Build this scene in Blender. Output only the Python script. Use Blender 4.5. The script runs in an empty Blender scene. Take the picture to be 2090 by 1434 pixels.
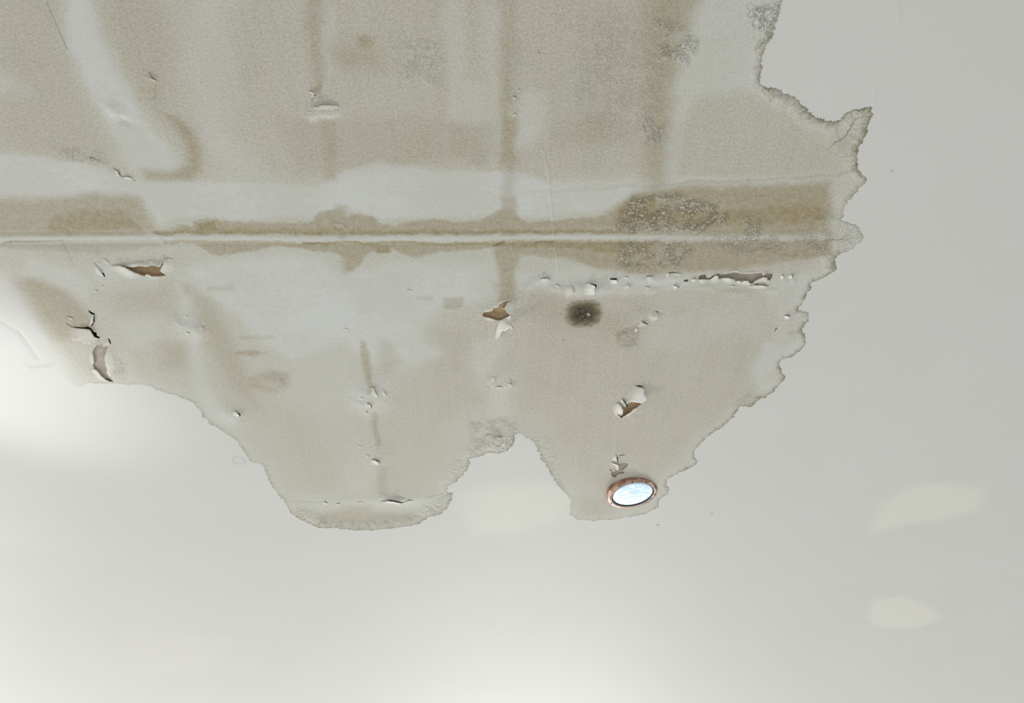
import bpy, bmesh, math, random
import numpy as np
from mathutils import Vector
from mathutils.geometry import delaunay_2d_cdt
random.seed(4); rng = np.random.default_rng(7)
SC = bpy.context.scene; COL = SC.collection

# ---------------------------------------------------------------- camera, world, lights
F = 1509.0; PITCH = math.radians(44.5); HC = 1.5; CAMZ = 1.1; ZC = CAMZ + HC
cam = bpy.data.cameras.new('camera'); camo = bpy.data.objects.new('camera', cam); COL.objects.link(camo)
camo.location = (0, 0, CAMZ); camo.rotation_euler = (math.radians(90) + PITCH, 0, 0)
cam.sensor_width = 36; cam.lens = 36 * F / 2090; cam.clip_start = 0.02; SC.camera = camo
SC.view_settings.view_transform = 'Standard'; SC.view_settings.look = 'None'
SC.view_settings.gamma = 1; SC.view_settings.use_curve_mapping = False
SC.view_settings.exposure = 0.03
W = bpy.data.worlds.new('world'); SC.world = W; W.use_nodes = True
nt = W.node_tree; bg = nt.nodes['Background']
tc = nt.nodes.new('ShaderNodeTexCoord'); sp = nt.nodes.new('ShaderNodeSeparateXYZ'); nt.links.new(tc.outputs['Generated'], sp.inputs[0])
mr = nt.nodes.new('ShaderNodeMapRange'); nt.links.new(sp.outputs['Y'], mr.inputs[0])
mr.inputs[1].default_value = -1; mr.inputs[2].default_value = 1; mr.inputs[3].default_value = 0.44; mr.inputs[4].default_value = 0.55
nt.links.new(mr.outputs[0], bg.inputs['Strength']); bg.inputs['Color'].default_value = (0.99, 1.0, 0.985, 1)

def area(name, loc, target, sx, sy, power, color):
    l = bpy.data.lights.new(name, 'AREA'); l.shape = 'RECTANGLE'; l.size = sx; l.size_y = sy; l.energy = power; l.color = color
    o = bpy.data.objects.new(name, l); COL.objects.link(o); o.location = loc
    o.rotation_euler = (Vector(target) - Vector(loc)).to_track_quat('-Z', 'Y').to_euler()
    return o
# daylight from a tall window far to the left and a wide one at the far end of the room
area('window_light', (-7.6, 7.2, 0.0), (0, 1.9, 2.6), 1.8, 1.6, 310, (1.0, 0.99, 0.965))
area('window_light', (0.3, 11.2, -0.1), (0, 4.0, 2.6), 3.4, 1.6, 300, (1.0, 0.99, 0.96))

def spot(name, loc, target, deg, power, blend, color):
    l = bpy.data.lights.new(name, 'SPOT'); l.spot_size = math.radians(deg); l.spot_blend = blend; l.energy = power; l.color = color
    l.shadow_soft_size = 0.08
    o = bpy.data.objects.new(name, l); COL.objects.link(o); o.location = loc
    o.rotation_euler = (Vector(target) - Vector(loc)).to_track_quat('-Z', 'Y').to_euler()

# ---------------------------------------------------------------- photo pixel -> ceiling metres
CP, SPH = math.cos(PITCH), math.sin(PITCH)
def P(px, py, h=HC):
    a = (px - 1045) / F; b = (717 - py) / F
    dy = CP - SPH * b; dz = SPH + CP * b
    k = h / dz
    return (a * k, dy * k)
def PP(pts): return np.array([P(*p[:2]) for p in pts], float)
def pxm(px, py):
    """local pixels per metre (horizontal)"""
    x0 = P(px, py)[0]; x1 = P(px + 1, py)[0]; return 1 / (x1 - x0)

spot('added_glare_light', (-2.35, 1.15, 1.35), (P(-20, 775) + (ZC,)), 32, 42, 1.0, (0.97, 0.99, 1.0))  # added spot, no lamp known there; brightens the glossy zone at the left edge
spot('added_glare_light', (-2.9, 2.3, 1.6), (P(-30, 1080) + (ZC,)), 16, 2.0, 1.0, (0.92, 0.97, 1.0))  # second added spot, lightens a small patch farther along the left edge

# ---------------------------------------------------------------- numpy noise
LAT = rng.random((256, 256))
def vnoise(x, y):
    xi = np.floor(x).astype(int); yi = np.floor(y).astype(int); fx = x - xi; fy = y - yi
    fx = fx * fx * (3 - 2 * fx); fy = fy * fy * (3 - 2 * fy)
    a = LAT[xi & 255, yi & 255]; b = LAT[(xi + 1) & 255, yi & 255]; c = LAT[xi & 255, (yi + 1) & 255]; d = LAT[(xi + 1) & 255, (yi + 1) & 255]
    return (a * (1 - fx) + b * fx) * (1 - fy) + (c * (1 - fx) + d * fx) * fy
def fbm(x, y, sc, octv=4, off=0.0):
    r = 0; amp = 1; t = 0
    for o in range(octv):
        r = r + amp * vnoise(x * sc + off + 17.3 * o, y * sc + off * 1.7 + 9.1 * o); t += amp; amp *= .55; sc *= 2.03
    return r / t - 0.5
def sstep(a, b, x):
    t = np.clip((x - a) / (b - a), 0, 1); return t * t * (3 - 2 * t)

# ---------------------------------------------------------------- grid of the ceiling
dx = 0.0028
xs = np.concatenate([np.linspace(-5.0, -1.80, 81)[:-1], np.arange(-1.80, 1.10, dx), np.linspace(1.10, 5.0, 99)])
ylist = [0.45]
while ylist[-1] < 2.66:
    ylist.append(ylist[-1] + 0.0020 + 0.0030 * (ylist[-1] - 0.45) / 2.2)
ys = np.concatenate([np.linspace(-2.0, 0.45, 26)[:-1], np.array(ylist), np.linspace(2.68, 7.0, 110)])
NX, NY = len(xs), len(ys)
GX, GY = np.meshgrid(xs, ys, indexing='ij')
WX = GX + 0.020 * fbm(GX, GY, 22, 4) + 0.006 * fbm(GX, GY, 150, 2, 3)
WY = GY + 0.020 * fbm(GX, GY, 22, 4, 40) + 0.006 * fbm(GX, GY, 150, 2, 50)

def window(pts, m):
    i0 = max(np.searchsorted(xs, pts[:, 0].min() - m) - 1, 0); i1 = min(np.searchsorted(xs, pts[:, 0].max() + m) + 1, NX)
    j0 = max(np.searchsorted(ys, pts[:, 1].min() - m) - 1, 0); j1 = min(np.searchsorted(ys, pts[:, 1].max() + m) + 1, NY)
    return slice(i0, i1), slice(j0, j1)
def polydist(pts, X, Y, closed=True, wts=None):
    n = len(pts); best = np.full(X.shape, 1e9); inside = np.zeros(X.shape, bool); S = np.zeros(X.shape); Wt = np.zeros(X.shape); acc = 0
    for i in range(n if closed else n - 1):
        a = pts[i]; b = pts[(i + 1) % n]; e = b - a; L2 = e @ e
        if L2 < 1e-14: continue
        px = X - a[0]; py = Y - a[1]
        t = np.clip((px * e[0] + py * e[1]) / L2, 0, 1)
        d = (px - t * e[0]) ** 2 + (py - t * e[1]) ** 2
        m = d < best; best[m] = d[m]
        L = math.sqrt(L2); S[m] = acc + t[m] * L; acc += L
        if wts is not None: Wt[m] = wts[i] + t[m] * (wts[(i + 1) % n] - wts[i])
        if closed:
            c = ((a[1] > Y) != (b[1] > Y))
            if abs(e[1]) > 1e-12: inside ^= c & (px < e[0] * (Y - a[1]) / e[1])
    d = np.sqrt(best)
    if closed: d = np.where(inside, d, -d)
    return d, S, Wt
A = {k: np.zeros((NX, NY)) for k in ('br', 'pl', 'dk', 'cr', 'pk', 'pt', 'H', 'wr')}
def blob(ch, pts, feather, amt=1.0, mode='max', warp=True):
    """soft-edged patch traced as a polygon; feather in photo pixels"""
    q = PP(pts); c = np.mean(np.array([p[:2] for p in pts]), 0); f = feather / pxm(*c)
    w = window(q, f * 1.5 + 0.03)
    X, Y = (WX[w], WY[w]) if warp else (GX[w], GY[w])
    d, _, _ = polydist(q, X, Y)
    m = sstep(-f, f, d) * amt
    if mode == 'max': A[ch][w] = np.maximum(A[ch][w], m)
    elif mode == 'add': A[ch][w] += m
    else: A[ch][w] *= (1 - m)
def line(ch, pts, width, amt=1.0, warp=False, mode='max', profile='gauss'):
    """soft line; width (sigma) in photo pixels; third coordinate = strength"""
    q = PP(pts); c = np.mean(np.array([p[:2] for p in pts]), 0); s = width / pxm(*c)
    wts = [p[2] if len(p) > 2 else 1.0 for p in pts]
    w = window(q, s * 3 + 0.01)
    X, Y = (WX[w], WY[w]) if warp else (GX[w], GY[w])
    d, _, Wt = polydist(q, X, Y, False, wts)
    m = np.exp(-(d / s) ** 2) * amt * Wt
    if mode == 'max': A[ch][w] = np.maximum(A[ch][w], m)
    else: A[ch][w] += m

# ---------------------------------------------------------------- the stain outline (x, y, strength of the dark tide line)
E = [(1600,-60,.5),(1597,0,.6),(1592,35,.7),(1575,75,.8),(1560,100,.8),(1553,140,.7),(1552,172,.9),(1562,178,.9),(1583,180,.8),(1600,192,.8),(1622,198,.8),
(1640,218,.9),(1665,240,.9),(1700,250,1),(1712,246,1),(1725,232,.9),(1745,222,1),(1765,218,1.1),(1778,218,1.1),(1783,235,1),(1772,258,1.1),(1765,285,1.1),(1752,300,1.1),
(1750,330,1.1),(1752,345,.9),(1768,362,.9),(1766,375,.9),(1750,388,.8),(1733,410,.6),(1722,430,.4),(1716,450,.2),(1735,455,.15),(1755,466,.15),(1762,480,.2),(1755,495,.15),
(1735,510,.2),(1712,520,.7),(1705,530,.9),(1711,547,1.1),(1693,560,1),(1659,575,1),(1654,590,1),(1639,614,1),(1627,632,.9),(1652,637,.6),(1649,657,.9),(1637,672,1),
(1647,688,1),(1646,701,1),(1632,718,1),(1616,729,.9),(1595,733,.9),(1592,748,1),(1602,771,1),(1595,783,1),(1579,798,1.1),(1564,813,1),(1552,813,1),(1535,830,1.2),
(1510,830,1.2),(1497,852,1),(1475,870,.9),(1451,885,.8),(1435,899,.8),(1419,918,.8),(1419,934,.9),(1425,941,.9),(1415,951,.9),(1395,961,.9),(1365,976,.8),(1360,985,.7),
(1365,998,.6),(1362,1008,.6),(1345,1021,.7),(1343,1035,.7),(1315,1050,.7),(1291,1053,.6),(1268,1058,.6),(1214,1063,.5),(1177,1060,.4),(1162,1050,.3),(1164,1021,.3),
(1151,1005,.5),(1134,985,.7),(1121,961,.7),(1104,938,.7),(1097,914,.7),(1084,897,.5),(1060,884,.35),(1050,887,.6),(1050,904,.8),(1037,918,.8),(1020,926,.8),(1000,923,.7),
(976,933,.8),(959,936,.7),(956,954,.6),(946,968,.6),(929,985,.6),(912,992,.5),(912,1003,.6),(924,1006,.8),(921,1021,.8),(912,1038,.8),(899,1050,.8),(879,1053,.8),(852,1070,.7),
(802,1078,.8),(762,1082,.8),(721,1082,.9),(688,1078,.9),(648,1077,.9),(634,1070,.8),(611,1058,.8),(593,1048,.8),(583,1028,.6),(564,1005,.5),(547,978,.5),(537,948,.5),
(514,944,.4),(497,921,.5),(480,897,.5),(443,874,.5),(413,851,.6),(395,822,.6),(362,808,.4),(335,800,.4),(301,788,.4),(268,785,.3),(234,783,.2),(188,783,.3),(154,790,.3),
(137,778,.1),(110,741,0),(77,694,0),(50,657,0),(20,600,0),(0,570,0),(-60,540,0),(-260,500,0),(-260,-200,0),(900,-200,0),(1600,-200,.3)]
q = PP(E)
for _ in range(1):      # one round of corner jitter so that the outline never shows straight chords
    out = []; wt = []
    for i in range(len(E)):
        a, b = q[i], q[(i + 1) % len(q)]; wa, wb = E[i][2], E[(i + 1) % len(E)][2]
        n = max(1, int(np.hypot(*(b - a)) / 0.012)) if wa + wb > 0 else 1
        for k in range(n):
            p = a + (b - a) * k / n
            if 0 < k: p = p + rng.normal(0, 0.0016, 2)
            out.append(p); wt.append(wa + (wb - wa) * k / n)
Q = np.array(out)
m1 = (GX > -2.4) & (GX < 1.5) & (GY > -0.3) & (GY < 3.2)
i0, i1 = np.where(m1.any(1))[0][[0, -1]]; j0, j1 = np.where(m1.any(0))[0][[0, -1]]
w = (slice(i0, i1 + 1), slice(j0, j1 + 1))
SD = np.full((NX, NY), -0.5); SS = np.zeros((NX, NY)); EW = np.zeros((NX, NY))
fx = 0.012 * fbm(GX[w], GY[w], 70, 4, 7); fy = 0.012 * fbm(GX[w], GY[w], 70, 4, 77)
d, s_, wt_ = polydist(Q, GX[w] + fx, GY[w] + fy, True, wt)
SD[w] = d; SS[w] = s_; EW[w] = wt_
A['sd'] = SD; A['ss'] = SS; A['ew'] = EW
# left margin of the stain has no tide line and fades out softly: lift of the mask there
A['sf'] = np.zeros((NX, NY)); blob('sf', [(-200,480),(10,560),(60,640),(110,700),(170,800),(100,900),(-260,900)], 45, 1)

# ---------------------------------------------------------------- brown water marks
blob('br', [(-80,400),(60,408),(200,392),(285,402),(300,440),(318,476),(-80,480)], 16, .55)
blob('br', [(100,438),(170,420),(262,425),(300,474),(90,478)], 14, .82)
blob('br', [(-80,455),(120,468),(300,474),(300,480),(-80,482)], 5, .55)
blob('br', [(312,466),(395,462),(410,447),(440,446),(455,452),(520,454),(600,458),(640,448),(655,430),(690,424),(700,440),(735,434),(762,440),(772,452),(805,460),(840,450),(880,446),(930,452),(990,446),
            (1022,424),(1040,420),(1055,440),(1080,455),(1110,450),(1180,448),(1240,440),(1270,410),(1300,400),(1300,479),(312,479)], 5, .62)
blob('br', [(400,452),(440,450),(440,474),(400,474)], 6, 1.0)
blob('br', [(312,470),(500,466),(1300,469),(1300,479),(312,479)], 4, .9)
blob('br', [(1240,432),(1290,398),(1330,384),(1500,376),(1690,374),(1698,420),(1692,478),(1240,480)], 15, .72)
blob('br', [(1250,440),(1330,415),(1480,420),(1690,400),(1690,460),(1250,478)], 20, .92)
blob('br', [(1252,425),(1300,402),(1345,392),(1345,470),(1255,470)], 8, 1.0)
blob('pl', [(1325,440),(1400,440),(1420,475),(1260,478)], 10, .5)
# below the seam
blob('br', [(335,491),(500,491),(600,495),(1000,495),(1000,506),(900,514),(850,524),(800,508),(770,506),(745,520),(735,535),(722,556),(704,552),(700,530),(690,520),(655,512),(600,506),(560,503),(510,515),(430,520),(400,500),(335,498)], 4, .62)
blob('br', [(620,493),(1000,494),(1000,500),(620,500)], 3, .95)
blob('br', [(760,500),(792,500),(795,512),(770,516)], 4, .9)
blob('br', [(1000,492),(1700,490),(1700,520),(1600,535),(1480,552),(1330,558),(1270,556),(1230,548),(1180,535),(1120,522),(1060,520),(1052,560),(1022,560),(1010,520)], 8, .62)
blob('br', [(1000,492),(1330,491),(1335,510),(1250,520),(1180,512),(1000,506)], 6, .9)
blob('br', [(1200,500),(1345,500),(1345,545),(1260,545)], 10, .7)
blob('br', [(0,488),(330,490),(335,500),(200,520),(0,505)], 9, .35)
# streaks along the joists
blob('br', [(1022,-40),(1052,-40),(1052,300),(1050,420),(1022,420),(1024,200)], 16, .34)
blob('br', [(1020,240),(1056,240),(1056,330),(1020,330)], 9, .5)
blob('br', [(1020,400),(1054,400),(1050,620),(1018,620)], 7, .55)
blob('br', [(1315,-60),(1420,-60),(1395,60),(1385,120),(1375,200),(1370,300),(1355,390),(1318,390),(1312,200)], 24, .45)
blob('br', [(1335,-60),(1440,-60),(1400,80),(1340,60)], 22, .6)
blob('br', [(1325,150),(1368,150),(1364,260),(1320,260)], 12, .45)
blob('br', [(622,-40),(650,-40),(662,160),(640,170),(625,60)], 16, .4)
blob('br', [(645,160),(658,160),(658,190),(640,185)], 5, .6)
blob('br', [(652,240),(688,245),(688,370),(660,370)], 9, .36)
blob('br', [(682,415),(705,418),(712,552),(698,556)], 7, .45)
blob('br', [(733,695),(746,695),(758,760),(765,800),(752,802),(742,760)], 5, .55)
blob('br', [(758,840),(768,840),(778,905),(768,910)], 5, .5)
blob('br', [(768,950),(788,950),(790,1010),(775,1012)], 8, .3)
# soft brown clouds upper left
blob('br', [(330,228),(362,238),(395,268),(410,300),(408,350),(390,368),(300,366),(290,345),(350,352),(380,335),(382,300),(360,262)], 13, .62, warp=False)
blob('br', [(280,135),(330,140),(335,195),(280,205)], 22, .32)
blob('br', [(735,75),(765,78),(765,98),(735,98)], 14, .75)
blob('br', [(660,90),(760,90),(790,140),(700,140)], 30, .35)
blob('br', [(215,-60),(300,-60),(360,100),(330,240),(250,160),(200,60)], 40, .22)
blob('br', [(0,-60),(100,-60),(150,170),(230,340),(100,320),(0,300)], 30, .16)
blob('br', [(560,240),(900,240),(915,330),(840,345),(600,358)], 25, .20)
blob('br', [(905,250),(1020,250),(1030,325),(905,320)], 20, .28)
blob('br', [(945,255),(1000,258),(1000,335),(950,335)], 9, .26)
blob('br', [(1110,245),(1260,225),(1310,260),(1290,290),(1120,300)], 20, .22)
blob('br', [(1180,10),(1330,10),(1330,240),(1200,200)], 60, .16)
# lower left
blob('br', [(5,562),(90,572),(150,600),(190,650),(188,672),(165,690),(110,700),(60,650),(20,600)], 18, .46)
blob('br', [(150,655),(185,648),(188,668),(160,668)], 8, .6)
blob('br', [(225,580),(340,590),(350,640),(240,640)], 40, .22)
blob('br', [(330,700),(380,700),(380,750),(330,750)], 22, .3)
blob('br', [(395,590),(440,620),(475,690),(500,760),(520,830),(470,790),(440,720),(400,640)], 22, .34)
blob('br', [(365,575),(385,578),(395,600),(375,600)], 10, .36)
blob('br', [(425,585),(475,582),(475,592),(425,594)], 8, .3); blob('br', [(490,685),(560,684),(560,692),(490,692)], 6, .3)
blob('br', [(470,716),(520,714),(545,722),(520,728),(480,726)], 7, .58)
blob('br', [(503,768),(560,755),(592,762),(590,790),(560,802),(505,790)], 12, .46); blob('pl', [(525,770),(575,768),(572,792),(535,790)], 8, .6)
blob('br', [(780,690),(800,700),(820,740),(790,760),(765,730)], 14, .3)
blob('br', [(908,606),(941,604),(942,628),(928,632),(908,628)], 4, .42)
blob('br', [(850,606),(880,606),(885,616),(855,614)], 5, .25)
blob('br', [(1000,572),(1060,580),(1050,606),(1020,606)], 10, .3)
blob('br', [(1080,600),(1150,600),(1290,660),(1290,690),(1180,680),(1080,650)], 30, .22)
blob('br', [(1255,672),(1300,660),(1300,700),(1260,700)], 10, .3)
blob('br', [(640,1050),(700,1040),(860,1050),(850,1066),(760,1080),(660,1076)], 10, .32)
blob('br', [(700,1030),(760,1030),(760,1046),(700,1046)], 10, .25)
blob('br', [(1490,825),(1530,800),(1555,808),(1535,829),(1505,829)], 7, .38)
blob('br', [(1610,676),(1640,672),(1636,680),(1612,682)], 5, .5)
blob('br', [(1705,522),(1712,546),(1690,560),(1685,530)], 8, .35)
blob('br', [(1758,255),(1770,262),(1754,345),(1744,345),(1748,300)], 5, .4)
blob('br', [(1170,1010),(1230,1020),(1250,1055),(1180,1058)], 18, .22)
# ---------------------------------------------------------------- general density of the dirty areas
blob('pk', [(880,660),(960,650),(1080,590),(1640,590),(1600,700),(1560,780),(1440,880),(1350,960),(1240,1040),(1150,930),(1080,850),(1000,830),(930,850),(870,900),(860,760)], 40, .75)
blob('pk', [(1100,600),(1280,600),(1290,880),(1180,900),(1080,820),(1060,680)], 40, .35, 'add')
blob('pk', [(560,850),(900,760),(920,900),(880,1000),(800,1010),(640,1000),(570,930)], 40, .5)
blob('pk', [(400,620),(520,780),(600,860),(560,880),(420,800),(360,760),(340,640),(220,600),(220,560),(360,560)], 40, .4)
blob('pk', [(-80,-80),(100,-80),(150,150),(250,340),(100,320),(-80,300)], 40, .5)
blob('pk', [(190,-80),(1380,-80),(1370,360),(1000,360),(700,350),(420,366),(300,240)], 30, .72)
blob('pk', [(820,-60),(1350,-60),(1350,340),(1080,350),(880,300)], 60, .22, 'add')
blob('pk', [(1370,190),(1540,190),(1700,260),(1745,300),(1745,345),(1500,368),(1370,370)], 20, .58)
blob('pk', [(1530,310),(1700,300),(1740,345),(1560,360)], 30, .14, 'add')
blob('pk', [(1060,490),(1690,500),(1640,560),(1330,565),(1200,540)], 20, .7)
blob('pk', [(0,560),(110,585),(190,660),(240,720),(255,775),(190,778),(100,700)], 20, .5)
blob('pk', [(230,620),(360,620),(400,800),(300,780),(240,740)], 30, .35)
blob('pk', [(40,495),(200,500),(190,540),(60,540)], 30, .4)
# ---------------------------------------------------------------- pale washed areas
blob('pl', [(118,-60),(178,-60),(205,60),(250,150),(300,250),(345,300),(360,345),(310,362),(265,340),(215,240),(160,150),(135,60)], 18, .95)
blob('pl', [(380,-60),(470,-60),(480,120),(470,260),(540,360),(450,366),(410,250),(370,120)], 40, .48)
blob('pl', [(-80,310),(60,315),(180,335),(260,366),(380,372),(560,374),(640,380),(690,355),(740,340),(780,330),(830,336),(900,348),(1000,348),(1050,345),(1120,372),(1200,382),(1300,382),(1330,374),
            (1290,398),(1240,430),(1100,440),(900,440),(780,446),(700,420),(640,440),(500,448),(400,440),(320,455),(290,400),(150,402),(-80,390)], 9, .92)
blob('pl', [(300,385),(640,395),(900,390),(1250,398),(1200,425),(800,430),(640,425),(400,430)], 16, 1.0)
blob('pl', [(-80,330),(120,345),(130,380),(-80,375)], 25, 1.0)
blob('pl', [(-80,140),(20,150),(60,190),(-80,200)], 25, .6)
blob('pl', [(1060,375),(1240,366),(1400,362),(1640,358),(1600,380),(1400,384),(1240,392)], 8, .45)
blob('pl', [(910,-40),(950,-40),(950,160),(1020,170),(1028,300),(1010,350),(985,300),(970,255),(915,250)], 14, .55)
blob('pl', [(985,20),(1022,20),(1022,330),(990,330)], 14, .5)
blob('pl', [(1050,190),(1110,190),(1120,260),(1080,300),(1055,300)], 20, .6)
blob('pl', [(1385,-60),(1560,-60),(1545,170),(1420,200),(1390,260),(1370,380),(1345,380),(1370,200)], 20, .62)
blob('pl', [(1340,390),(1360,390),(1360,470),(1340,470)], 8, .5)
blob('pl', [(632,225),(700,215),(700,240),(640,248)], 10, .55); blob('pl', [(645,20),(680,20),(690,160),(665,160)], 14, .35)
blob('pl', [(370,540),(440,535),(560,520),(650,520),(700,560),(800,530),(900,535),(1010,535),(1015,600),(960,620),(900,630),(860,680),(900,720),(860,745),(760,740),(700,700),(600,740),(540,700),(480,640),(400,590)], 22, .92)
blob('pl', [(560,560),(760,570),(760,680),(640,720),(560,680)], 40, 1.0)
blob('pl', [(780,690),(860,690),(900,720),(860,750),(800,750)], 20, .6)
blob('pl', [(1055,560),(1180,545),(1260,562),(1400,560),(1560,560),(1560,580),(1400,590),(1250,600),(1180,605),(1110,590),(1060,590)], 12, .7)
blob('pl', [(1560,560),(1700,555),(1640,640),(1600,700),(1560,620)], 22, .6)
blob('pl', [(1400,610),(1560,620),(1550,680),(1440,690)], 50, .35)
blob('pl', [(1360,640),(1420,640),(1420,720),(1300,700)], 30, .3)
blob('pl', [(355,560),(385,560),(400,640),(420,760),(450,830),(490,850),(480,870),(430,860),(400,800),(375,700)], 14, .75)
blob('pl', [(200,535),(330,560),(300,590),(220,600),(190,570)], 15, .55); blob('pl', [(60,520),(190,570),(180,620),(120,590),(40,560)], 14, .5)
blob('pl', [(230,640),(340,640),(340,700),(260,710)], 30, .5)
blob('pl', [(700,780),(790,780),(800,830),(750,860),(700,840)], 22, .6)
blob('pl', [(700,880),(760,880),(770,960),(760,1020),(690,1010)], 30, .4)
blob('pl', [(560,640),(720,720),(740,900),(680,900),(600,800)], 50, .35)
blob('pl', [(970,690),(1030,690),(1010,760),(985,790),(960,740)], 18, .5)
blob('pl', [(990,760),(1050,760),(1040,850),(1000,850)], 22, .5)
blob('pl', [(1600,700),(1640,690),(1640,715),(1600,730),(1570,760),(1590,790),(1550,800),(1530,760),(1560,700)], 14, .8)
blob('pl', [(700,1010),(900,1010),(890,1040),(760,1035),(620,1040),(600,1010)], 16, .5)
blob('pl', [(250,705),(275,730),(280,780),(250,775)], 10, .3)
blob('pl', [(1560,0),(1590,0),(1570,60),(1545,60)], 10, .8)
# the filled board joint: a pale ridge with two brown grooves
J = [(-80,488,.9),(0,487,.9),(300,485,1),(700,487,1),(1040,484,1),(1250,483,1),(1450,484,.6),(1690,482,.35)]
line('pl', J, 5.5, .85); line('H', J, 8.0, 0.0008, mode='add')
line('H', [(x, y - 13, s) for x, y, s in J], 4, -0.0005, mode='add'); line('H', [(x, y + 12, s) for x, y, s in J], 4, -0.0005, mode='add')
m = A['br'].copy(); q = PP([(p[0], p[1]) for p in J]); w = window(q, .03)
d, _, W_ = polydist(q, GX[w], GY[w], False, [p[2] for p in J]); A['br'][w] *= 1 - np.exp(-(d / .0062) ** 2) * W_ * .85
# blistered / alligatored paint on the right of the joint
blob('cr', [(1262,440),(1290,402),(1345,392),(1400,400),(1480,424),(1488,448),(1440,470),(1330,475),(1262,474)], 8, 1.0)
blob('cr', [(1262,492),(1400,490),(1420,510),(1380,545),(1262,548)], 10, .75)
blob('cr', [(1400,480),(1700,470),(1700,520),(1500,525)], 18, .45); blob('cr', [(1520,440),(1550,440),(1555,500),(1515,500)], 6, .7)
blob('cr', [(1330,40),(1385,50),(1425,80),(1410,130),(1345,125)], 14, .6); blob('cr', [(1310,240),(1360,240),(1350,300),(1315,290)], 10, .55)
blob('cr', [(1530,10),(1590,10),(1570,80),(1540,100)], 8, .8); blob('cr', [(1650,450),(1700,460),(1700,495),(1650,525)], 14, .3)
blob('cr', [(1255,672),(1300,670),(1300,715),(1262,710)], 8, .6); blob('cr', [(800,90),(900,80),(905,180),(820,170)], 30, .3)
blob('cr', [(100,300),(200,305),(240,345),(150,330)], 12, .35); blob('cr', [(960,860),(1050,850),(1060,885),(960,930)], 12, .4)
blob('cr', [(230,720),(256,740),(255,775),(235,776)], 8, .35)
blob('cr', [(1150,30),(1330,20),(1380,140),(1370,300),(1180,280)], 50, .2)
# touch-up paint outside the stain
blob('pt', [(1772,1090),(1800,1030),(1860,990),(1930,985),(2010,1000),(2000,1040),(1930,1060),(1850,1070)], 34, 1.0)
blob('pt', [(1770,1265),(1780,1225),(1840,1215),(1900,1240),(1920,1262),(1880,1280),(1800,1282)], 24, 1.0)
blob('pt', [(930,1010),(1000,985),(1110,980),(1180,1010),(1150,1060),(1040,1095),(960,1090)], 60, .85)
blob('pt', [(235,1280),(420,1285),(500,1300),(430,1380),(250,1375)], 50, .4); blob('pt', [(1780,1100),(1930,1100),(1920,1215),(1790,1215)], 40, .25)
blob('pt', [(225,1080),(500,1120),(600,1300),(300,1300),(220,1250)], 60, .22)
blob('wr', [(590,1050),(640,1030),(900,1020),(925,1005),(930,1060),(850,1090),(640,1090)], 14, 1.0)
blob('wr', [(900,930),(970,900),(1060,860),(1130,900),(1150,1000),(1060,960),(960,970),(930,1000)], 20, .7); blob('wr', [(1640,200),(1780,215),(1750,360),(1690,300)], 14, .6); blob('wr', [(1660,440),(1770,450),(1770,500),(1690,560)], 10, .8)
blob('wr', [(1540,150),(1560,180),(1720,255),(1700,280),(1560,200)], 10, .8); blob('wr', [(390,830),(500,930),(600,1060),(560,1060),(470,940),(380,850)], 14, .6)
# ---------------------------------------------------------------- dark lines and specks: tide mark, cracks and creases
line('dk', [(1000,398,.2),(1130,388,.3),(1290,383,.4),(1400,374,.8),(1500,368,.9),(1620,362,.9),(1700,358,.8),(1740,348,1)], 3.0, .26, warp=True)
line('dk', [(95,5),(112,45),(130,85),(138,102)], 1.3, .5); line('dk', [(185,322,.8),(200,328,.5)], 2, .9)
line('dk', [(232,343),(242,350),(248,360),(262,362),(275,368)], 1.4, 1.0)
line('dk', [(60,120,.3),(85,140,.5)], 1.5, .5); line('dk', [(0,655,.4),(35,675,.9),(60,705,.9),(75,730,.7)], 3.0, .2)  # soft dark lines drawn along the left crease
line('dk', [(50,743,.5),(65,752,.9),(90,750,.8),(105,741,.6)], 3.4, .2, warp=True); line('dk', [(0,500,.7),(20,492,1),(60,493,.9),(130,490,.6)], 2.0, .55)
line('dk', [(128,495,.8),(150,540,.3)], 3, .35)
line('dk', [(305,148),(312,158),(317,162)], 1.5, .8); line('dk', [(318,175,.6),(316,200,.7),(300,200,.4)], 1.5, .5)
line('dk', [(628,495,.8),(640,497,1),(665,495,.7)], 1.4, .8); line('dk', [(1008,502),(1020,497),(1030,493)], 1.6, 1.0); line('dk', [(1092,496),(1105,493),(1118,495),(1130,492)], 1.4, 1.0)
line('dk', [(600,1022,.6),(635,1025,.8),(660,1024,.5)], 1.6, .35); line('dk', [(870,1015,.7),(905,1006,.9)], 1.6, .5)
for x, y, r_, a_ in [(1100,107,1.3,1),(1343,1070,1.6,1),(1453,1046,1.2,.8),(1820,348,1.5,.7),(410,168,1.5,.6),(312,700,1,.5),(1528,368,1.5,.8),(1150,693,1.8,.6),(1145,640,1.5,.6),(735,432,2,.3),(574,773,1.3,.9),(22,494,2,.8)]:
    line('dk', [(x - 1, y), (x + 1, y + 1)], r_, a_)
ring = [(475,936,.6),(483,932,.6),(495,934,.6),(503,940,.6),(497,946,.6),(483,947,.6),(476,942,.6),(475,936,.6)]
line('dk', ring, 1.8, .35)
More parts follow.
